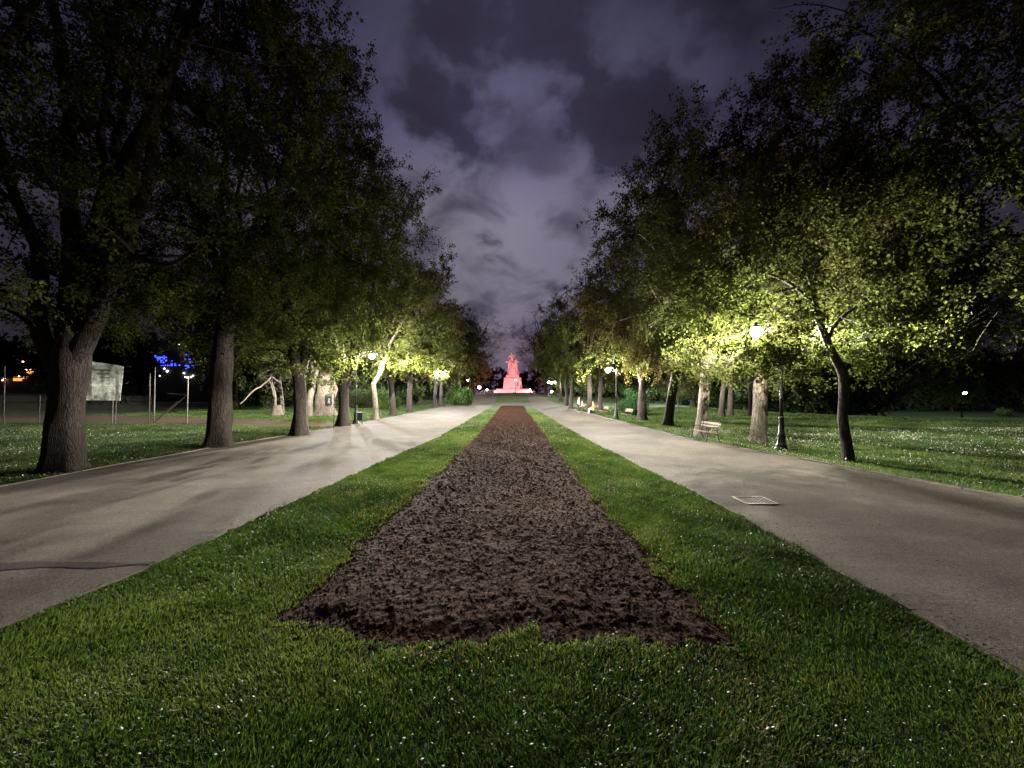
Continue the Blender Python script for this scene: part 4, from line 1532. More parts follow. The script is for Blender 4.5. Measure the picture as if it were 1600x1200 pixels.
def lamp_post(label, base, lamp_p, side, watt, globe=None, col=WARM, group='park lamp posts', rad=.17, shape='arm'):
    """cast base, slim column, curved arm carrying a bowl lamp; local frame has x towards the lamp"""
    b = Vector((base[0], base[1], float(terrain(base[0], base[1]))))
    e = empty('street_lamp', b)
    arm = abs(lamp_p[0] - b.x)
    zt = lamp_p[2] - b.z
    s = side
    m = MB()
    m.lathe((0, 0, 0), [(.25, -.05), (.25, .05), (.21, .08), (.19, .16), (.20, .18), (.155, .22), (.14, .42), (.125, .55), (.135, .58), (.105, .62), (.095, .95), (.085, 1.2), (.095, 1.23), (.07, 1.27)], 16)
    m.build('base', M_IRON, e, True)
    m = MB()
    m.lathe((0, 0, 0), [(.060, 1.26), (.056, 1.9), (.068, 1.92), (.068, 1.98), (.054, 2.0), (.046, zt - .35), (.058, zt - .33), (.058, zt - .27), (.044, zt - .25), (.04, zt + .02), (.05, zt + .04), (.03, zt + .1), (.012, zt + .2), (.004, zt + .3)], 12)
    m.build('column', M_IRON, e, True)
    if arm > .2:
        m = MB()
        pts = [(0, 0, zt - .25), (s * arm * .3, 0, zt + .08), (s * arm * .6, 0, zt + .27), (s * arm * .88, 0, zt + .3), (s * arm, 0, zt + .22)]
        P, R = smooth_path([(Vector(p), .02) for p in pts], .06)
        m.tube(P, R, 8)
        sp = []
        for k in range(22):
            a = k * .42
            r = .16 * (1 - k / 26.0)
            sp.append((s * (arm * .33 + r * math.cos(a)), 0, zt - .02 + r * math.sin(a)))
        m.tube(sp, .009, 6)
        m.build('arm', M_IRON, e, True)
    g = MB()
    gm = globe or M_GLOBE
    lx = s * arm
    g.lathe((lx, 0, zt), [(.03, -rad * 1.05), (rad * .45, -rad * .95), (rad * .8, -rad * .6), (rad, -rad * .1), (rad * .98, rad * .35), (rad * .7, rad * .62)], 18)
    go = g.build('lamp_glass', gm, e, True)
    c = MB()
    c.lathe((lx, 0, zt), [(rad * .75, rad * .62), (rad * .78, rad * .7), (rad * .5, rad * .95), (rad * .2, rad * 1.15), (rad * .12, rad * 1.5), (.01, rad * 1.6)], 16)
    c.build('lamp_cap', M_IRON, e, True)
    point('lamp_light', (lx, 0, zt - .02), watt, col, e, .07)
    return tag(e, label, 'street lamp', group)


GLP = 'lamp posts along the park alley'
lamp_post('black lamp post beside the thick pale trunk on the right', (10.32, 15.2), LAMP_R, -1, LAMP_W, rad=.21, group=GLP)
lamp_post('black lamp post at the left end of the second right hand bench', (pxx(963, 32.5), 32.5), LAMP_R2, -1, LAMP_W, rad=.22, group=GLP)
lamp_post('black lamp post beside the litter bin on the left', (pxx(556, 27.8), 27.8), LAMP_L, 1, LAMP_W * 1.3, rad=.21, group=GLP)
lamp_post('third lamp on the left, between two slim trunks', (pxx(682, 58), 58), at(692, 582, 58), 1, LAMP_W * 1.3, group=GLP)
lamp_post('warm lamp above the round bright green bush', (pxx(735, 82), 82), at(731, 594, 82), -1, LAMP_W * .45, group=GLP)
lamp_post('cool white lamp seen through the V of the left trunk', (pxx(541, 52) + .05, 52), at(541, 583, 52), 1, LAMP_W * 1.3, M_GLOBE_COOL, COOL, group='lamps on the lawns')
lamp_post('lamp on the right lawn between a leaning trunk and the dark shrub', (pxx(1064, 72), 72), at(1067, 600, 72), 1, LAMP_W, M_GLOBE_COOL, COOL, group='lamps on the lawns')
lamp_post('lone bright lamp far off at the right edge of the lawn', (pxx(1503, 80), 80), at(1508, 614, 80), 1, LAMP_W * .4, M_GLOBE_COOL, COOL, rad=.24, group='lamps on the lawns')
lamp_post('faint far lamp right of the black lamp post', (pxx(1240, 120), 120), at(1240, 620, 120), 1, 200, M_GLOBE_COOL, COOL, group='lamps on the lawns')
lamp_post('far lamp over the yellow lit leaves on the right', (pxx(906, 80), 80), at(905, 596, 80), -1, LAMP_W * .45, group=GLP)
lamp_post('pink tinted lamp nearest the monument on the left', (pxx(748, 125), 125), at(749, 605, 125), 1, 500, M_GLOBE_PINK, (1, .6, .7), rad=.5, group='lamps round the monument')
lamp_post('small lamp left of the monument steps', (pxx(762, 140), 140), at(761, 609, 140), -1, 250, None, WARM, rad=.32, group='lamps round the monument')
lamp_post('small lamp right of the monument steps', (pxx(829, 140), 140), at(828, 609, 140), -1, 250, None, WARM, rad=.30, group='lamps round the monument')
lamp_post('slender lamp on the lawn in front of the monument', (pxx(805.5, 112), 112), at(805.5, 594, 112), 1, 300, M_GLOBE, WARM, rad=.14, group='lamps round the monument')
lamp_post('low globe lamp beside the right path near the monument', (pxx(862, 104), 104), at(862, 612, 104), 1, 300, None, WARM, rad=.28, group='lamps round the monument')

# three globes on one post
bx_ = pxx(862, 95)
zt = at(862, 598, 95).z - float(terrain(bx_, 95))
e = empty('globe_lamp', (bx_, 95, float(terrain(bx_, 95))))
m = MB()
m.lathe((0, 0, 0), [(.2, -.05), (.2, .1), (.12, .2), (.09, .9), (.06, 1.0), (.05, zt), (.02, zt + .2)], 12)
m.build('column', M_IRON, e, True)
m = MB()
m.tube([(-.75, 0, zt - .1), (-.4, 0, zt - .35), (0, 0, zt - .4), (.4, 0, zt - .35), (.75, 0, zt - .1)], .03, 8)
m.build('arm', M_IRON, e, True)
for dx, dz in ((-.72, .12), (0, .0), (.78, .1)):
    m = MB()
    m.ball((dx, 0, zt + dz), .26, 14, 10)
    m.build('globe', M_GLOBE, e, True)
point('lamp_light', (0, -.4, zt), 1500, WARM, e)
tag(e, 'post with three white globes on the right of the alley', 'street lamp', GLP)

# ------------------------------------------------------------------ monument
M_STONE = simple('pale_stone', (0.46, 0.40, 0.38), 0.85, 0, 1.2, .18, .4)
M_STONE_D = simple('bronze_relief', (0.10, 0.07, 0.06), 0.5, 0.5, 3, .3, .3)


def skin(name, chain_list, mat, parent, sub=1, root=0):
    """one continuous skinned body; chain_list: [(index or None, point, radius)] as a tree"""
    me = bpy.data.meshes.new(name)
    vs = [c[1] for c in chain_list]
    es = [(c[0], i) for i, c in enumerate(chain_list) if c[0] is not None]
    me.from_pydata([tuple(v) for v in vs], es, [])
    o = bpy.data.objects.new(name, me)
    COL.objects.link(o)
    o.parent = parent
    md = o.modifiers.new('skin', 'SKIN')
    md.use_smooth_shade = True
    for i, c in enumerate(chain_list):
        r = c[2]
        me.skin_vertices[0].data[i].radius = (r, r) if not isinstance(r, tuple) else r
        me.skin_vertices[0].data[i].use_root = (i == root)
    sb = o.modifiers.new('sub', 'SUBSURF')
    sb.levels = sub
    sb.render_levels = sub
    me.materials.append(mat)
    return o


MY = 150.0
mz = 2.0
mon = empty('monument', (pxx(801, MY), MY, mz))
px = MY / F_PX
for (w, dpt, z0, z1, nm) in ((15.2, 13, -0.1, .55, 'step'), (13.6, 11.6, .551, 1.0, 'step'), (12.0, 10.4, 1.001, 1.45, 'step')):
    MB().box((0, 0, (z0 + z1) / 2), (w, dpt, z1 - z0), bev=.06).build(nm, M_STONE, mon)
m = MB()
m.box((0, 0, 1.45 + 2.0), (7.1, 6.0, 4.0), taper=.90, bev=.08)
m.box((0, 0, 5.56), (6.5, 5.6, .22), bev=.05)
for sx in (-1, 1):
    m.box((sx * 2.55, -2.93, 3.2), (.9, .25, 3.1), bev=.04)
m.build('pedestal', M_STONE, mon)
MB().box((-.1, 0, 6.15), (5.1, 4.4, .95), taper=.93, bev=.07).build('plinth', M_STONE, mon)
# rough carved mass that carries the figures
rg = np.random.RandomState(9)
m = MB()
pr = []
n = 22
vs, fs = [], []
lev = [(2.35, 0), (2.15, 1.0), (1.95, 2.2), (1.65, 3.4), (1.5, 4.4), (1.2, 5.2), (.8, 5.8), (.3, 6.2)]
for k, (r, z) in enumerate(lev):
    for i in range(n):
        a = 2 * PI * i / n
        rr = r * (1 + .10 * math.sin(a * 5 + k) + .06 * math.sin(a * 9 + 2 * k)) + rg.uniform(-.07, .07)
        vs.append((rr * math.cos(a) + .15 - k * .02, rr * .8 * math.sin(a), 6.62 + z))
for k in range(len(lev) - 1):
    for i in range(n):
        j = (i + 1) % n
        fs.append((k * n + i, k * n + j, (k + 1) * n + j, (k + 1) * n + i))
fs.append(tuple((len(lev) - 1) * n + i for i in range(n)))
m.add(vs, fs)
m.build('rock_base', M_STONE, mon, True)


def statue(nm, x, y, z, H, arms, parent, lean=0.0):
    k = H / 1.8

    def p(a, b_, c):
        return (x + a * k + lean * c * k, y + b_ * k, z + c * k)
    ch = [(None, p(0, 0, .95), .20 * k), (0, p(0, 0, 1.2), .19 * k), (1, p(0, 0, 1.42), .21 * k), (2, p(0, 0, 1.55), .085 * k), (3, p(0, -.02, 1.64), .10 * k), (4, p(0, -.02, 1.76), .10 * k)]
    i = len(ch)
    for s_, leg in ((-1, 0), (1, 0)):
        ch += [(0, p(s_ * .12, 0, .82), .15 * k), (i, p(s_ * .14, -.03, .48), .12 * k), (i + 1, p(s_ * .15, 0, .08), .09 * k), (i + 2, p(s_ * .16, -.14, .04), .06 * k)]
        i += 4
    for s_, (e1, e2) in zip((-1, 1), arms):
        ch += [(2, p(s_ * .22, 0, 1.40), .09 * k), (i, p(s_ * .22 + e1[0], e1[1], 1.40 + e1[2]), .07 * k), (i + 1, p(s_ * .22 + e2[0], e2[1], 1.40 + e2[2]), .055 * k)]
        i += 3
    return skin(nm, ch, M_STONE, parent, 2)


statue('statue', -.45, -.6, 6.62 + 3.1, 5.6, [((-.22, -.05, -.30), (-.10, -.25, -.45)), ((.16, -.1, -.28), (.05, -.3, -.3))], mon, .02)
statue('statue', -1.3, -1.3, 6.62 + 1.3, 4.8, [((-.30, -.05, -.12), (-.2, -.2, .12)), ((.2, -.1, -.25), (.3, -.25, -.1))], mon, .05)
statue('statue', 1.2, -1.0, 6.62 + 1.5, 5.0, [((-.2, -.1, -.3), (-.1, -.3, -.4)), ((.15, 0, -.26), (.10, -.2, -.1))], mon, .0)
# bronze relief figures on the right of the pedestal front
m = MB()
for i in range(14):
    fx = 1.55 + rg.uniform(0, 1.75)
    fz = 1.7 + rg.uniform(0, 3.0)
    m.ball((fx, -3.05 + rg.uniform(0, .12) + (fz - 1.45) * .07, fz), .2, 8, 6, (1, .7, 1.7))
    m.ball((fx + .05, -3.12 + (fz - 1.45) * .07, fz + .45), .13, 8, 6)
m.build('relief', M_STONE_D, mon, True)
tag(mon, 'pink lit stone monument with a group of figures on a stepped base', 'monument')

# floodlights that light it pink
M_FLOOD = globe_mat('pink_flood_lens', (1.0, .35, .5), 6)
PINK = (1.0, .34, .38)


def floodlight(label, loc, watt):
    z = float(terrain(loc[0], loc[1]))
    e = empty('floodlight', (loc[0], loc[1], z))
    MB().box((0, 0, .12), (.5, .35, .24), bev=.03).build('housing', M_IRON, e)
    MB().box((0, .18, .17), (.42, .02, .12)).build('lens', M_FLOOD, e)
    m = MB()
    m.tube([(-.27, 0, -.04), (-.27, 0, .14)], .02, 6)
    m.tube([(.27, 0, -.04), (.27, 0, .14)], .02, 6)
    m.build('bracket', M_IRON, e)
    l = bpy.data.lights.new('flood_beam', 'SPOT')
    l.energy = watt
    l.color = PINK
    l.spot_size = math.radians(95)
    l.spot_blend = .6
    l.shadow_soft_size = .15
    o = bpy.data.objects.new('flood_beam', l)
    COL.objects.link(o)
    o.parent = e
    o.location = (0, .25, .35)
    tgt = Vector((mon.location.x, MY, 8.0)) - Vector((loc[0], loc[1] + .25, z + .35))
    o.rotation_euler = tgt.to_track_quat('-Z', 'Y').to_euler()
    tag(e, label, 'floodlight', 'floodlights round the monument')
    return e


floodlight('low floodlight on the ground left of the monument', (-13, 128), 23000)
floodlight('low floodlight on the ground right of the monument', (13.5, 128), 23000)
floodlight('low floodlight on the lawn centred before the monument', (0.5, 127), 3000)

# ------------------------------------------------------------------ benches
M_WOOD = simple('bench_wood', (0.22, 0.165, 0.11), 0.6, 0, 18, .3, .3)


def make_bench(name, label, loc, rz, group):
    e = empty(name, loc, rz)
    W = 1.5
    m = MB()
    for i, xx in enumerate((-.21, -.11, -.01, .09, .18)):
        m.box((xx, 0, .45 - .012 * i), (.085, W, .03), bev=.008)
    m.build('seat', M_WOOD, e)
    m = MB()
    for i, zz in enumerate((.66, .80)):
        m.box((.285 + .05 * i, 0, zz), (.028, W, .105), Matrix.Rotation(.25, 3, 'Y'), bev=.008)
    m.build('backrest', M_WOOD, e)
    for s_ in (-.62, .62):
        m = MB()
        m.tube([(-.30, s_, -.02), (-.26, s_, .12), (-.22, s_, .28), (-.24, s_, .40)], .02, 7)
        m.tube([(.36, s_, -.02), (.28, s_, .2), (.22, s_, .40), (.27, s_, .62), (.345, s_, .88)], .02, 7)
        m.tube([(-.25, s_, .42), (0, s_, .425), (.22, s_, .40)], .018, 7)
        m.tube([(-.24, s_, .42), (-.29, s_, .55), (-.24, s_, .645), (-.1, s_, .66), (.1, s_, .655), (.275, s_, .66)], .017, 7)
        sp = []
        for k in range(16):
            a = k * .45
            r = .075 * (1 - k / 20.0)
            sp.append((-.13 + r * math.cos(a), s_, .55 + r * math.sin(a)))
        m.tube(sp, .008, 5)
        m.build('end_frame', M_IRON, e, True)
    m = MB()
    m.tube([(0, -.62, .22), (0, .62, .22)], .012, 6)
    m.build('stretcher', M_IRON, e)
    return tag(e, label, 'bench', group)


GB = 'benches along the right path'
bench = make_bench('park_bench', 'nearest wooden slat bench with black iron ends by the pale forked tree', (8.72, 18.0, 0.0), 0.08, GB)
copy_thing(bench, 'park_bench', (pxx(972, 32.0) + .35, 32.3, 0), 0.1, 1.0, 'second wooden bench, just right of the black lamp post', GB)
copy_thing(bench, 'park_bench', (pxx(943, 37.5), 37.8, 0), 0.05, 1.0, 'empty bench between the seated person in orange and the lamp post', GB)
copy_thing(bench, 'park_bench', (pxx(928, 40.5), 40.8, 0), 0.05, 1.0, 'bench with the seated person in an orange top', GB)
copy_thing(bench, 'park_bench', (pxx(910, 44.5), 44.5, 0), 0.05, 1.0, 'bench behind the standing person in a cream jacket', GB)

# ------------------------------------------------------------------ people
SKIN = simple('skin', (0.45, 0.28, 0.2), 0.6)
HAIR = simple('dark_hair', (0.02, 0.015, 0.01), 0.6)
CREAM = simple('cream_cloth', (0.55, 0.50, 0.38), 0.85, 0, 8, .15, .3)
DARKC = simple('dark_cloth', (0.025, 0.025, 0.03), 0.85, 0, 8, .2, .3)
ORANGE = simple('orange_cloth', (0.55, 0.22, 0.05), 0.85, 0, 8, .15, .3)
PALE = simple('pale_cloth', (0.55, 0.53, 0.5), 0.85, 0, 8, .15, .3)
ROSE = simple('rose_cloth', (0.45, 0.20, 0.18), 0.85, 0, 8, .15, .3)


def person(label, loc, rz, top, legs, pose='stand', h=1.7, group='people'):
    e = empty('person', loc, rz)
    k = h / 1.75
    sit = pose == 'sit'
    hp = .50 if sit else .92          # hip height

    def p(a, b_, c):
        return (a * k, b_ * k, c * k)
    # facing -y in the local frame
    t = hp + .52
    head = [(2, p(0, -.01, t + .04), .055), (3, p(0, -.03, t + .12), .075), (4, p(0, -.025, t + .22), .088), (5, p(0, 0, t + .28), .07)]
    body = [(None, p(0, 0, hp), .14), (0, p(0, 0, hp + .24), .13), (1, p(0, 0, hp + .44), .14)] + head
    if sit:
        legch = lambda s_: [p(s_ * .1, -.08, hp), p(s_ * .12, -.45, hp + .02), p(s_ * .12, -.47, .10), p(s_ * .12, -.62, .05)]
        armch = lambda s_: [p(s_ * .19, 0, hp + .44), p(s_ * .23, -.1, hp + .18), p(s_ * .12, -.32, hp + .1), p(s_ * .08, -.4, hp + .08)]
    else:
        st = {'stand': .02, 'walk': .2}[pose]
        legch = lambda s_: [p(s_ * .09, 0, hp - .06), p(s_ * .10, -.02 - s_ * st * .5, .50), p(s_ * .10, -s_ * st, .09), p(s_ * .11, -.14 - s_ * st, .04)]
        armch = lambda s_: [p(s_ * .19, 0, hp + .44), p(s_ * .24, .02 + s_ * st * .4, hp + .18), p(s_ * .22, -.10 + s_ * st * .8, hp - .02), p(s_ * .21, -.12 + s_ * st * .8, hp - .1)]
    lr = (.075, .062, .045, .035)
    ar = (.052, .042, .034, .026)
    for s_ in (-1, 1):
        i = len(body)
        q = legch(s_)
        body += [(0, q[0], lr[0]), (i, q[1], lr[1]), (i + 1, q[2], lr[2]), (i + 2, q[3], lr[3])]
        i = len(body)
        q = armch(s_)
        body += [(2, q[0], ar[0]), (i, q[1], ar[1]), (i + 1, q[2], ar[2]), (i + 2, q[3], ar[3])]
    skin('body', body, SKIN, e, 2)
    jk = [(None, p(0, 0, hp - .05), .165), (0, p(0, 0, hp + .24), .155), (1, p(0, 0, hp + .43), .16), (2, p(0, 0, hp + .50), .09)]
    for s_ in (-1, 1):
        i = len(jk)
        q = armch(s_)
        jk += [(2, q[0], .075), (i, q[1], .062), (i + 1, q[2], .05)]
    skin('jacket', jk, top, e, 2)
    tr_ = [(None, p(0, 0, hp - .02), .145)]
    for s_ in (-1, 1):
        i = len(tr_)
        q = legch(s_)
        tr_ += [(0, q[0], .095), (i, q[1], .08), (i + 1, q[2], .062)]
    skin('trousers', tr_, legs, e, 2)
    MB().ball(p(0, .02, t + .22), .105 * k, 12, 8, (.92, 1.05, 1.1)).build('hair', HAIR, e, True)
    return tag(e, label, 'person', group)


person('person standing in a cream jacket and dark trousers on the right path', (pxx(904, 42.5), 42.5, .01), math.radians(75), CREAM, DARKC, 'stand', 1.72, 'people on the right path')
person('person seated on a bench in an orange top and pale trousers', (pxx(928, 40.5) - .02, 40.7, -.0), math.radians(-90), ORANGE, PALE, 'sit', 1.7, 'people on the right path')
person('person seated on a bench in a rose coloured top', (pxx(910, 44.5) - .02, 44.3, -.0), math.radians(-90), ROSE, DARKC, 'sit', 1.7, 'people on the right path')
for i, (pxl, yy, rz, ps, lab) in enumerate(((834, 97, 3.1, 'walk', 'dark figure walking alone on the path right of the monument'),
                                            (757.5, 96, .3, 'walk', 'rightmost of the two dark figures standing apart before the pink lamp'),
                                            (753.0, 97, -.4, 'stand', 'leftmost dark figure on the path below the pink lamp'),
                                            (765.0, 99, 2.8, 'walk', 'left one of three dark figures just left of the monument'),
                                            (767.5, 100, 3.0, 'stand', 'middle one of three dark figures just left of the monument'),
                                            (770.3, 98, .2, 'stand', 'right one of three dark figures just left of the monument'))):
    xx = pxx(pxl, yy)
    person(lab, (xx, yy, float(terrain(xx, yy)) + .02), rz, DARKC, DARKC, ps, 1.75, 'distant people by the monument')

# ------------------------------------------------------------------ bins, posts, boards
M_BIN = simple('dark_green_metal', (0.02, 0.028, 0.022), 0.5, 0.3, 12, .3, .2)
e = empty('litter_bin', (pxx(563.5, 26.6), 26.6, 0))
m = MB()
m.box((0, 0, .58), (.36, .30, .50), taper=1.06, bev=.03)
m.box((0, 0, .845), (.40, .34, .03), bev=.01)
m.build('bin_body', M_BIN, e)
for s_ in (-.1, .1):
    MB().tube([(s_, 0, -.04), (s_, 0, .34)], .018, 8).build('leg', M_BIN, e)
m = MB()
m.tube([(.10, .0, .86), (.10, 0, .99), (-.02, 0, 1.0)], .012, 6)
m.build('handle', M_BIN, e)
tag(e, 'dark metal litter bin on two thin legs beside the left lamp post', 'litter bin')

e = empty('litter_bin', (pxx(857, 96), 96, float(terrain(8.8, 96))))
m = MB()
m.box((0, 0, .75), (.42, .36, .6), taper=1.05, bev=.03)
m.build('bin_body', M_BIN, e)
for s_ in (-.1, .1):
    MB().tube([(s_, 0, -.04), (s_, 0, .46)], .018, 8).build('leg', M_BIN, e)
tag(e, 'small dark bin at the far right path near the three globes', 'litter bin')

e = empty('sign_post', (pxx(521.5, 24.0), 24.0, 0))
MB().tube([(0, 0, -.05), (.03, 0, 1.2), (.06, 0, 2.15)], .028, 8).build('pole', M_IRON_WORN, e, True)
m = MB()
m.box((.055, -.03, 1.72), (.05, .03, .16), bev=.006)
m.box((.045, -.03, 1.44), (.06, .035, .09), bev=.006)
m.build('bracket', M_IRON, e)
tag(e, 'thin bare metal post standing before the plaque on the old tree', 'post')

e = empty('sign_post', (pxx(874, 76), 76, float(terrain(9, 76))))
m = MB()
m.tube([(0, 0, -.05), (0, 0, 2.1)], .05, 8)
m.tube([(0, 0, 2.08), (-.9, 0, 2.12)], .04, 8)
m.build('pole', M_IRON, e)
tag(e, 'dark angled barrier post at the far right path edge', 'post')

M_PLAQ = simple('dark_board', (0.02, 0.022, 0.025), 0.5, 0, 6, .3)
M_PLAQ_PANEL = simple('grey_board_header', (0.09, 0.09, 0.085), 0.6)
M_WHITE = simple('white_paint', (0.6, 0.6, 0.58), 0.6)
pb = at(514.8, 624, 37.0)
e = empty('plaque', (pb.x, 36.92, pb.z - .5))
MB().box((0, 0, .5), (.54, .04, 1.05), bev=.008).build('board', M_PLAQ, e)
MB().box((0, -.026, .89), (.46, .012, .18)).build('header_panel', M_PLAQ_PANEL, e)
m = MB()
for (a, b_, c, d_, r) in ((-.06, .52, .0, .58, .03), (0, .58, .06, .5, .025), (.06, .5, -.02, .36, .03), (-.02, .36, .08, .24, .03), (.08, .24, .06, .12, .02), (-.02, .36, -.09, .22, .025), (-.09, .22, -.02, .12, .02)):
    m.tube([(a, -.03, b_), (c, -.03, d_)], r * .6, 6)
m.build('emblem', M_WHITE, e)
tag(e, 'dark rectangular plaque with a small white emblem on the old tree', 'plaque')

# notice board on the left
M_BOARD = None


def board_mat():
    m, nt, b = new_mat('notice_board_sheet')
    t = N(nt, 'ShaderNodeTexCoord')
    w = mapping(nt, t.outputs['Object'], (1, 1, 1))
    n = noise(nt, w.outputs[0], 2.2, 5, .65)
    r = ramp(nt, [(.38, (.22, .23, .21)), (.56, (.74, .78, .72))])
    nt.links.new(n.outputs[0], r.inputs[0])
    nt.links.new(r.outputs[0], b.inputs['Base Color'])
    b.inputs['Roughness'].default_value = .7
    return m


M_BOARD = board_mat()
M_INK = simple('faded_print', (0.10, 0.11, 0.10), .7)
FY = 27.0
bl, br = at(126, 625, FY), at(184, 626, FY)
e = empty('notice_board', (at(156, 600, FY).x, FY, 0))
ox = e.location.x
m = MB()
outl = [(126, 625), (184, 626), (189, 572), (180, 570), (160, 567), (143, 565), (136, 580), (131, 595)]
pts = [at(a, b_, FY) for a, b_ in outl]
vs = [(p.x - ox, -.02, p.z) for p in pts] + [(p.x - ox, .02, p.z) for p in pts]
n = len(pts)
fs = [tuple(range(n)), tuple(range(2 * n - 1, n - 1, -1))] + [(i + n, (i + 1) % n + n, (i + 1) % n, i) for i in range(n)]
m.add(vs, fs)
m.build('board', M_BOARD, e)
m = MB()
rgn = random.Random(4)
for i in range(13):
    y0 = 604 + i * 1.6
    x0 = 133 + rgn.uniform(0, 4) if i > 3 else 138
    x1 = 181 - rgn.uniform(0, 14)
    x = x0
    while x < x1:
        wl = rgn.uniform(1.0, 3.6)
        a, b_ = at(x, y0, FY), at(min(x + wl, x1), y0 + .12, FY)
        zc = (a.z + b_.z) / 2
        m.box(((a.x + b_.x) / 2 - ox, -.026, zc), (abs(b_.x - a.x), .004, .022))
        x += wl + .6
for i in range(3):
    a = at(148 + i * 2, 578 + i * 6, FY)
    m.box((a.x - ox + .5, -.026, a.z), (1.0 - .2 * i, .004, .07))
m.build('printed_lines', M_INK, e)
for pxp in (172.2, 176.6):
    a = at(pxp, 600, FY)
    MB().tube([(a.x - ox, .06, -.05), (a.x - ox + .12, .06, 3.9)], .035, 8).build('post', M_IRON_WORN, e)
MB().tube([(at(134, 600, FY).x - ox, .06, -.05), (at(134, 600, FY).x - ox, .06, 3.6)], .035, 8).build('post', M_IRON_WORN, e)
e.rotation_euler = (0, 0, math.radians(24))
e.scale = (.86, 1, 1)
tag(e, 'large weathered white notice board with faded print on thin posts', 'notice board')

# tubular fence with a gate leaf
e = empty('tube_fence', (at(120, 600, FY).x, FY + .4, 0))
ox, oy = e.location.x, e.location.y


def fp(px_, z, dy=0.0):
    return (pxx(px_, FY + .4) - ox, dy, z)


for pxp, hh in ((-60, 3.6), (6, 4.0), (61, 2.0), (233, 3.5)):
    MB().tube([fp(pxp, -.05), fp(pxp + 1.5, hh)], .03, 8).build('post', M_IRON_WORN, e)
m = MB()
m.tube([fp(-60, 2.15), fp(233, 1.92)], .028, 8)
m.tube([fp(170, 3.75), fp(241, 3.65)], .01, 6)
m.tube([fp(-60, 3.6), fp(170, 3.75)], .01, 6)
m.build('rail', M_IRON_WORN, e)
m = MB()
for i in range(150):
    x = -60 + i * 2.0
    m.tube([fp(x, .05), fp(x + 3.8, 1.98)], .004, 3, False)
    m.tube([fp(x + 3.8, .05), fp(x, 1.98)], .004, 3, False)
m.build('wire_mesh', simple('rusty_wire', (.07, .055, .045), .8), e)
tag(e, 'grey tubular fence with wire mesh behind the notice board', 'fence')
e = empty('gate', (pxx(240, FY), FY, 0))
ox, oy = e.location.x, FY
for pxp, hh in ((240.5, 3.9), (292, 3.2)):
    MB().tube([(pxx(pxp, FY) - ox, 0, -.05), (pxx(pxp + 2, FY) - ox, 0, hh)], .032, 8).build('post', M_IRON_WORN, e)
m = MB()
m.tube([(pxx(240.5, FY) - ox, 0, .12), (pxx(291, FY) - ox, 0, 1.98)], .035, 8)
m.tube([(pxx(240.5, FY) - ox, .12, .3), (pxx(275, FY) - ox, .12, 1.6)], .018, 8)
m.build('brace', M_IRON_WORN, e)
MB().tube([(pxx(262, FY) - ox, 0, 2.12), (pxx(292, FY) - ox, 0, 2.02)], .03, 8).build('rail', M_IRON_WORN, e)
tag(e, 'open steel gate frame with a diagonal brace at the end of the fence', 'gate')

# drain grate
M_GRATE = simple('worn_steel', (0.36, 0.345, 0.31), 0.5, 0.25, 40, .25, .3)
gx, gy = 4.92, 8.03
e = empty('drain_grate', (gx, gy, .010))
MB().box((0, 0, .002), (.64, .53, .004)).build('pit_shade', simple('pit_shade_black', (.003, .003, .003), .95), e)  # flat black plate; its colour stands in for the shade in the drain
m = MB()
m.box((0, .26, .006), (.62, .05, .012), bev=.002)
m.box((0, -.26, .006), (.62, .05, .012), bev=.002)
m.box((-.30, 0, .006), (.05, .468, .012), bev=.002)
m.box((.30, 0, .006), (.05, .468, .012), bev=.002)
m.build('frame', M_GRATE, e)
for i in range(7):
    MB().box((-.216 + i * .072, 0, .0065), (.024, .468, .003)).build('bar', M_GRATE, e)
tag(e, 'steel drain grate set in the right hand path', 'drain grate')

# ------------------------------------------------------------------ far buildings and their lights on the left
M_WALL = simple('dark_plaster', (0.10, 0.095, 0.09), .9, 0, 1.5, .2)
M_BLUE = emit('blue_lit_panel', (.04, .07, 1.0), 3.0)
M_WHITE_L = emit('white_lit_bulb', (1, .95, .85), 9)
M_ORANGE_L = emit('orange_lit_window', (1, .32, .08), 1.2)
M_RED_L = emit('red_lit_bulb', (1, .4, .25), 5)
BY = 92.0


def bxp(px_, py_, Y_=BY):
    return at(px_, py_, Y_)


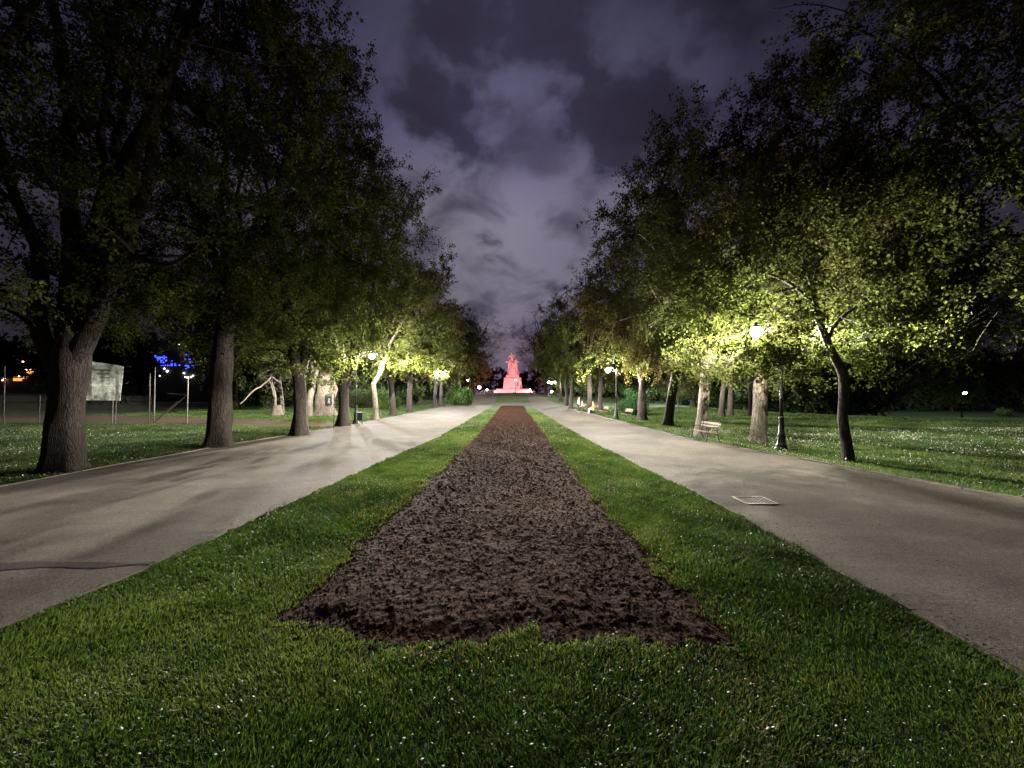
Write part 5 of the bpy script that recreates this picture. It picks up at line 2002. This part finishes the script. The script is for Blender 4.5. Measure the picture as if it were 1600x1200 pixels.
e = empty('lit_building', (bxp(272, 600).x, BY, 0))
ox = e.location.x
MB().box((0, 4, 7.2), (17, 8, 14.4), bev=.1).build('wall', M_WALL, e)
MB().box((0, 4, 14.55), (17.6, 8.6, .3), bev=.05).build('roof', M_WALL, e)
rb = random.Random(8)
for (x0, y0, x1, y1) in ((240, 556, 262, 563), (252, 564, 272, 571), (274, 568, 281, 573), (291, 548, 299, 554), (290, 557, 297, 566), (291, 571, 304, 576), (240, 566, 246, 571)):
    a, b_ = bxp(x0, y0), bxp(x1, y1)
    mm = MB()
    xx = a.x
    while xx < b_.x:
        zz = b_.z
        while zz < a.z:
            if rb.random() < .42:
                mm.box((xx - ox + rb.uniform(-.05, .05), -.06, zz), (rb.uniform(.15, .45), .1, rb.uniform(.1, .28)))
            zz += .34
        xx += .5
    mm.build('blue_panel', M_BLUE, e)
for (x, y) in ((281, 539), (285, 542), (289, 543), (293, 542), (297, 543), (300, 540), (303, 539), (257.5, 576), (247, 584), (250, 587), (288, 583), (290, 589), (294, 590), (299, 589), (302, 587), (198, 527), (197, 531), (197, 538), (262, 580), (305, 549), (204, 581), (208, 588), (200, 599), (229, 591), (311, 550)):
    a = bxp(x, y)
    MB().ball((a.x - ox, -.12, a.z), rb.uniform(.10, .2), 8, 6).build('bulb', M_WHITE_L, e, True)
MB().box((bxp(197, 540).x - ox - .6, 2, 6), (9, 4, 12), bev=.1).build('side_wing', M_WALL, e)
tag(e, 'far building with blue lit panels and white bulbs behind the left trees', 'building')
e = empty('low_kiosk', (bxp(30, 600, 84).x, 84, 0))
ox = e.location.x
MB().box((0, 3, 2.6), (20, 5, 5.2), bev=.1).build('wall', M_WALL, e)
MB().box((0, 2.8, 5.3), (21, 6, .2), bev=.05).build('roof', M_WALL, e)
for (x0, y0, x1, y1) in ((38, 580, 48, 584), (17, 589, 31, 595), (33, 588, 40, 591)):
    a, b_ = bxp(x0, y0, 84), bxp(x1, y1, 84)
    MB().box(((a.x + b_.x) / 2 - ox, .42, (a.z + b_.z) / 2), (abs(b_.x - a.x), .1, abs(a.z - b_.z))).build('window', M_ORANGE_L, e)
for (x, y) in ((35, 565), (40, 578), (46, 577), (6, 591), (3, 594), (36, 590), (29, 588)):
    a = bxp(x, y, 84)
    MB().ball((a.x - ox, .1, a.z), .16, 8, 6).build('bulb', M_RED_L, e, True)
tag(e, 'low kiosk with orange lit windows at the far left edge', 'kiosk')
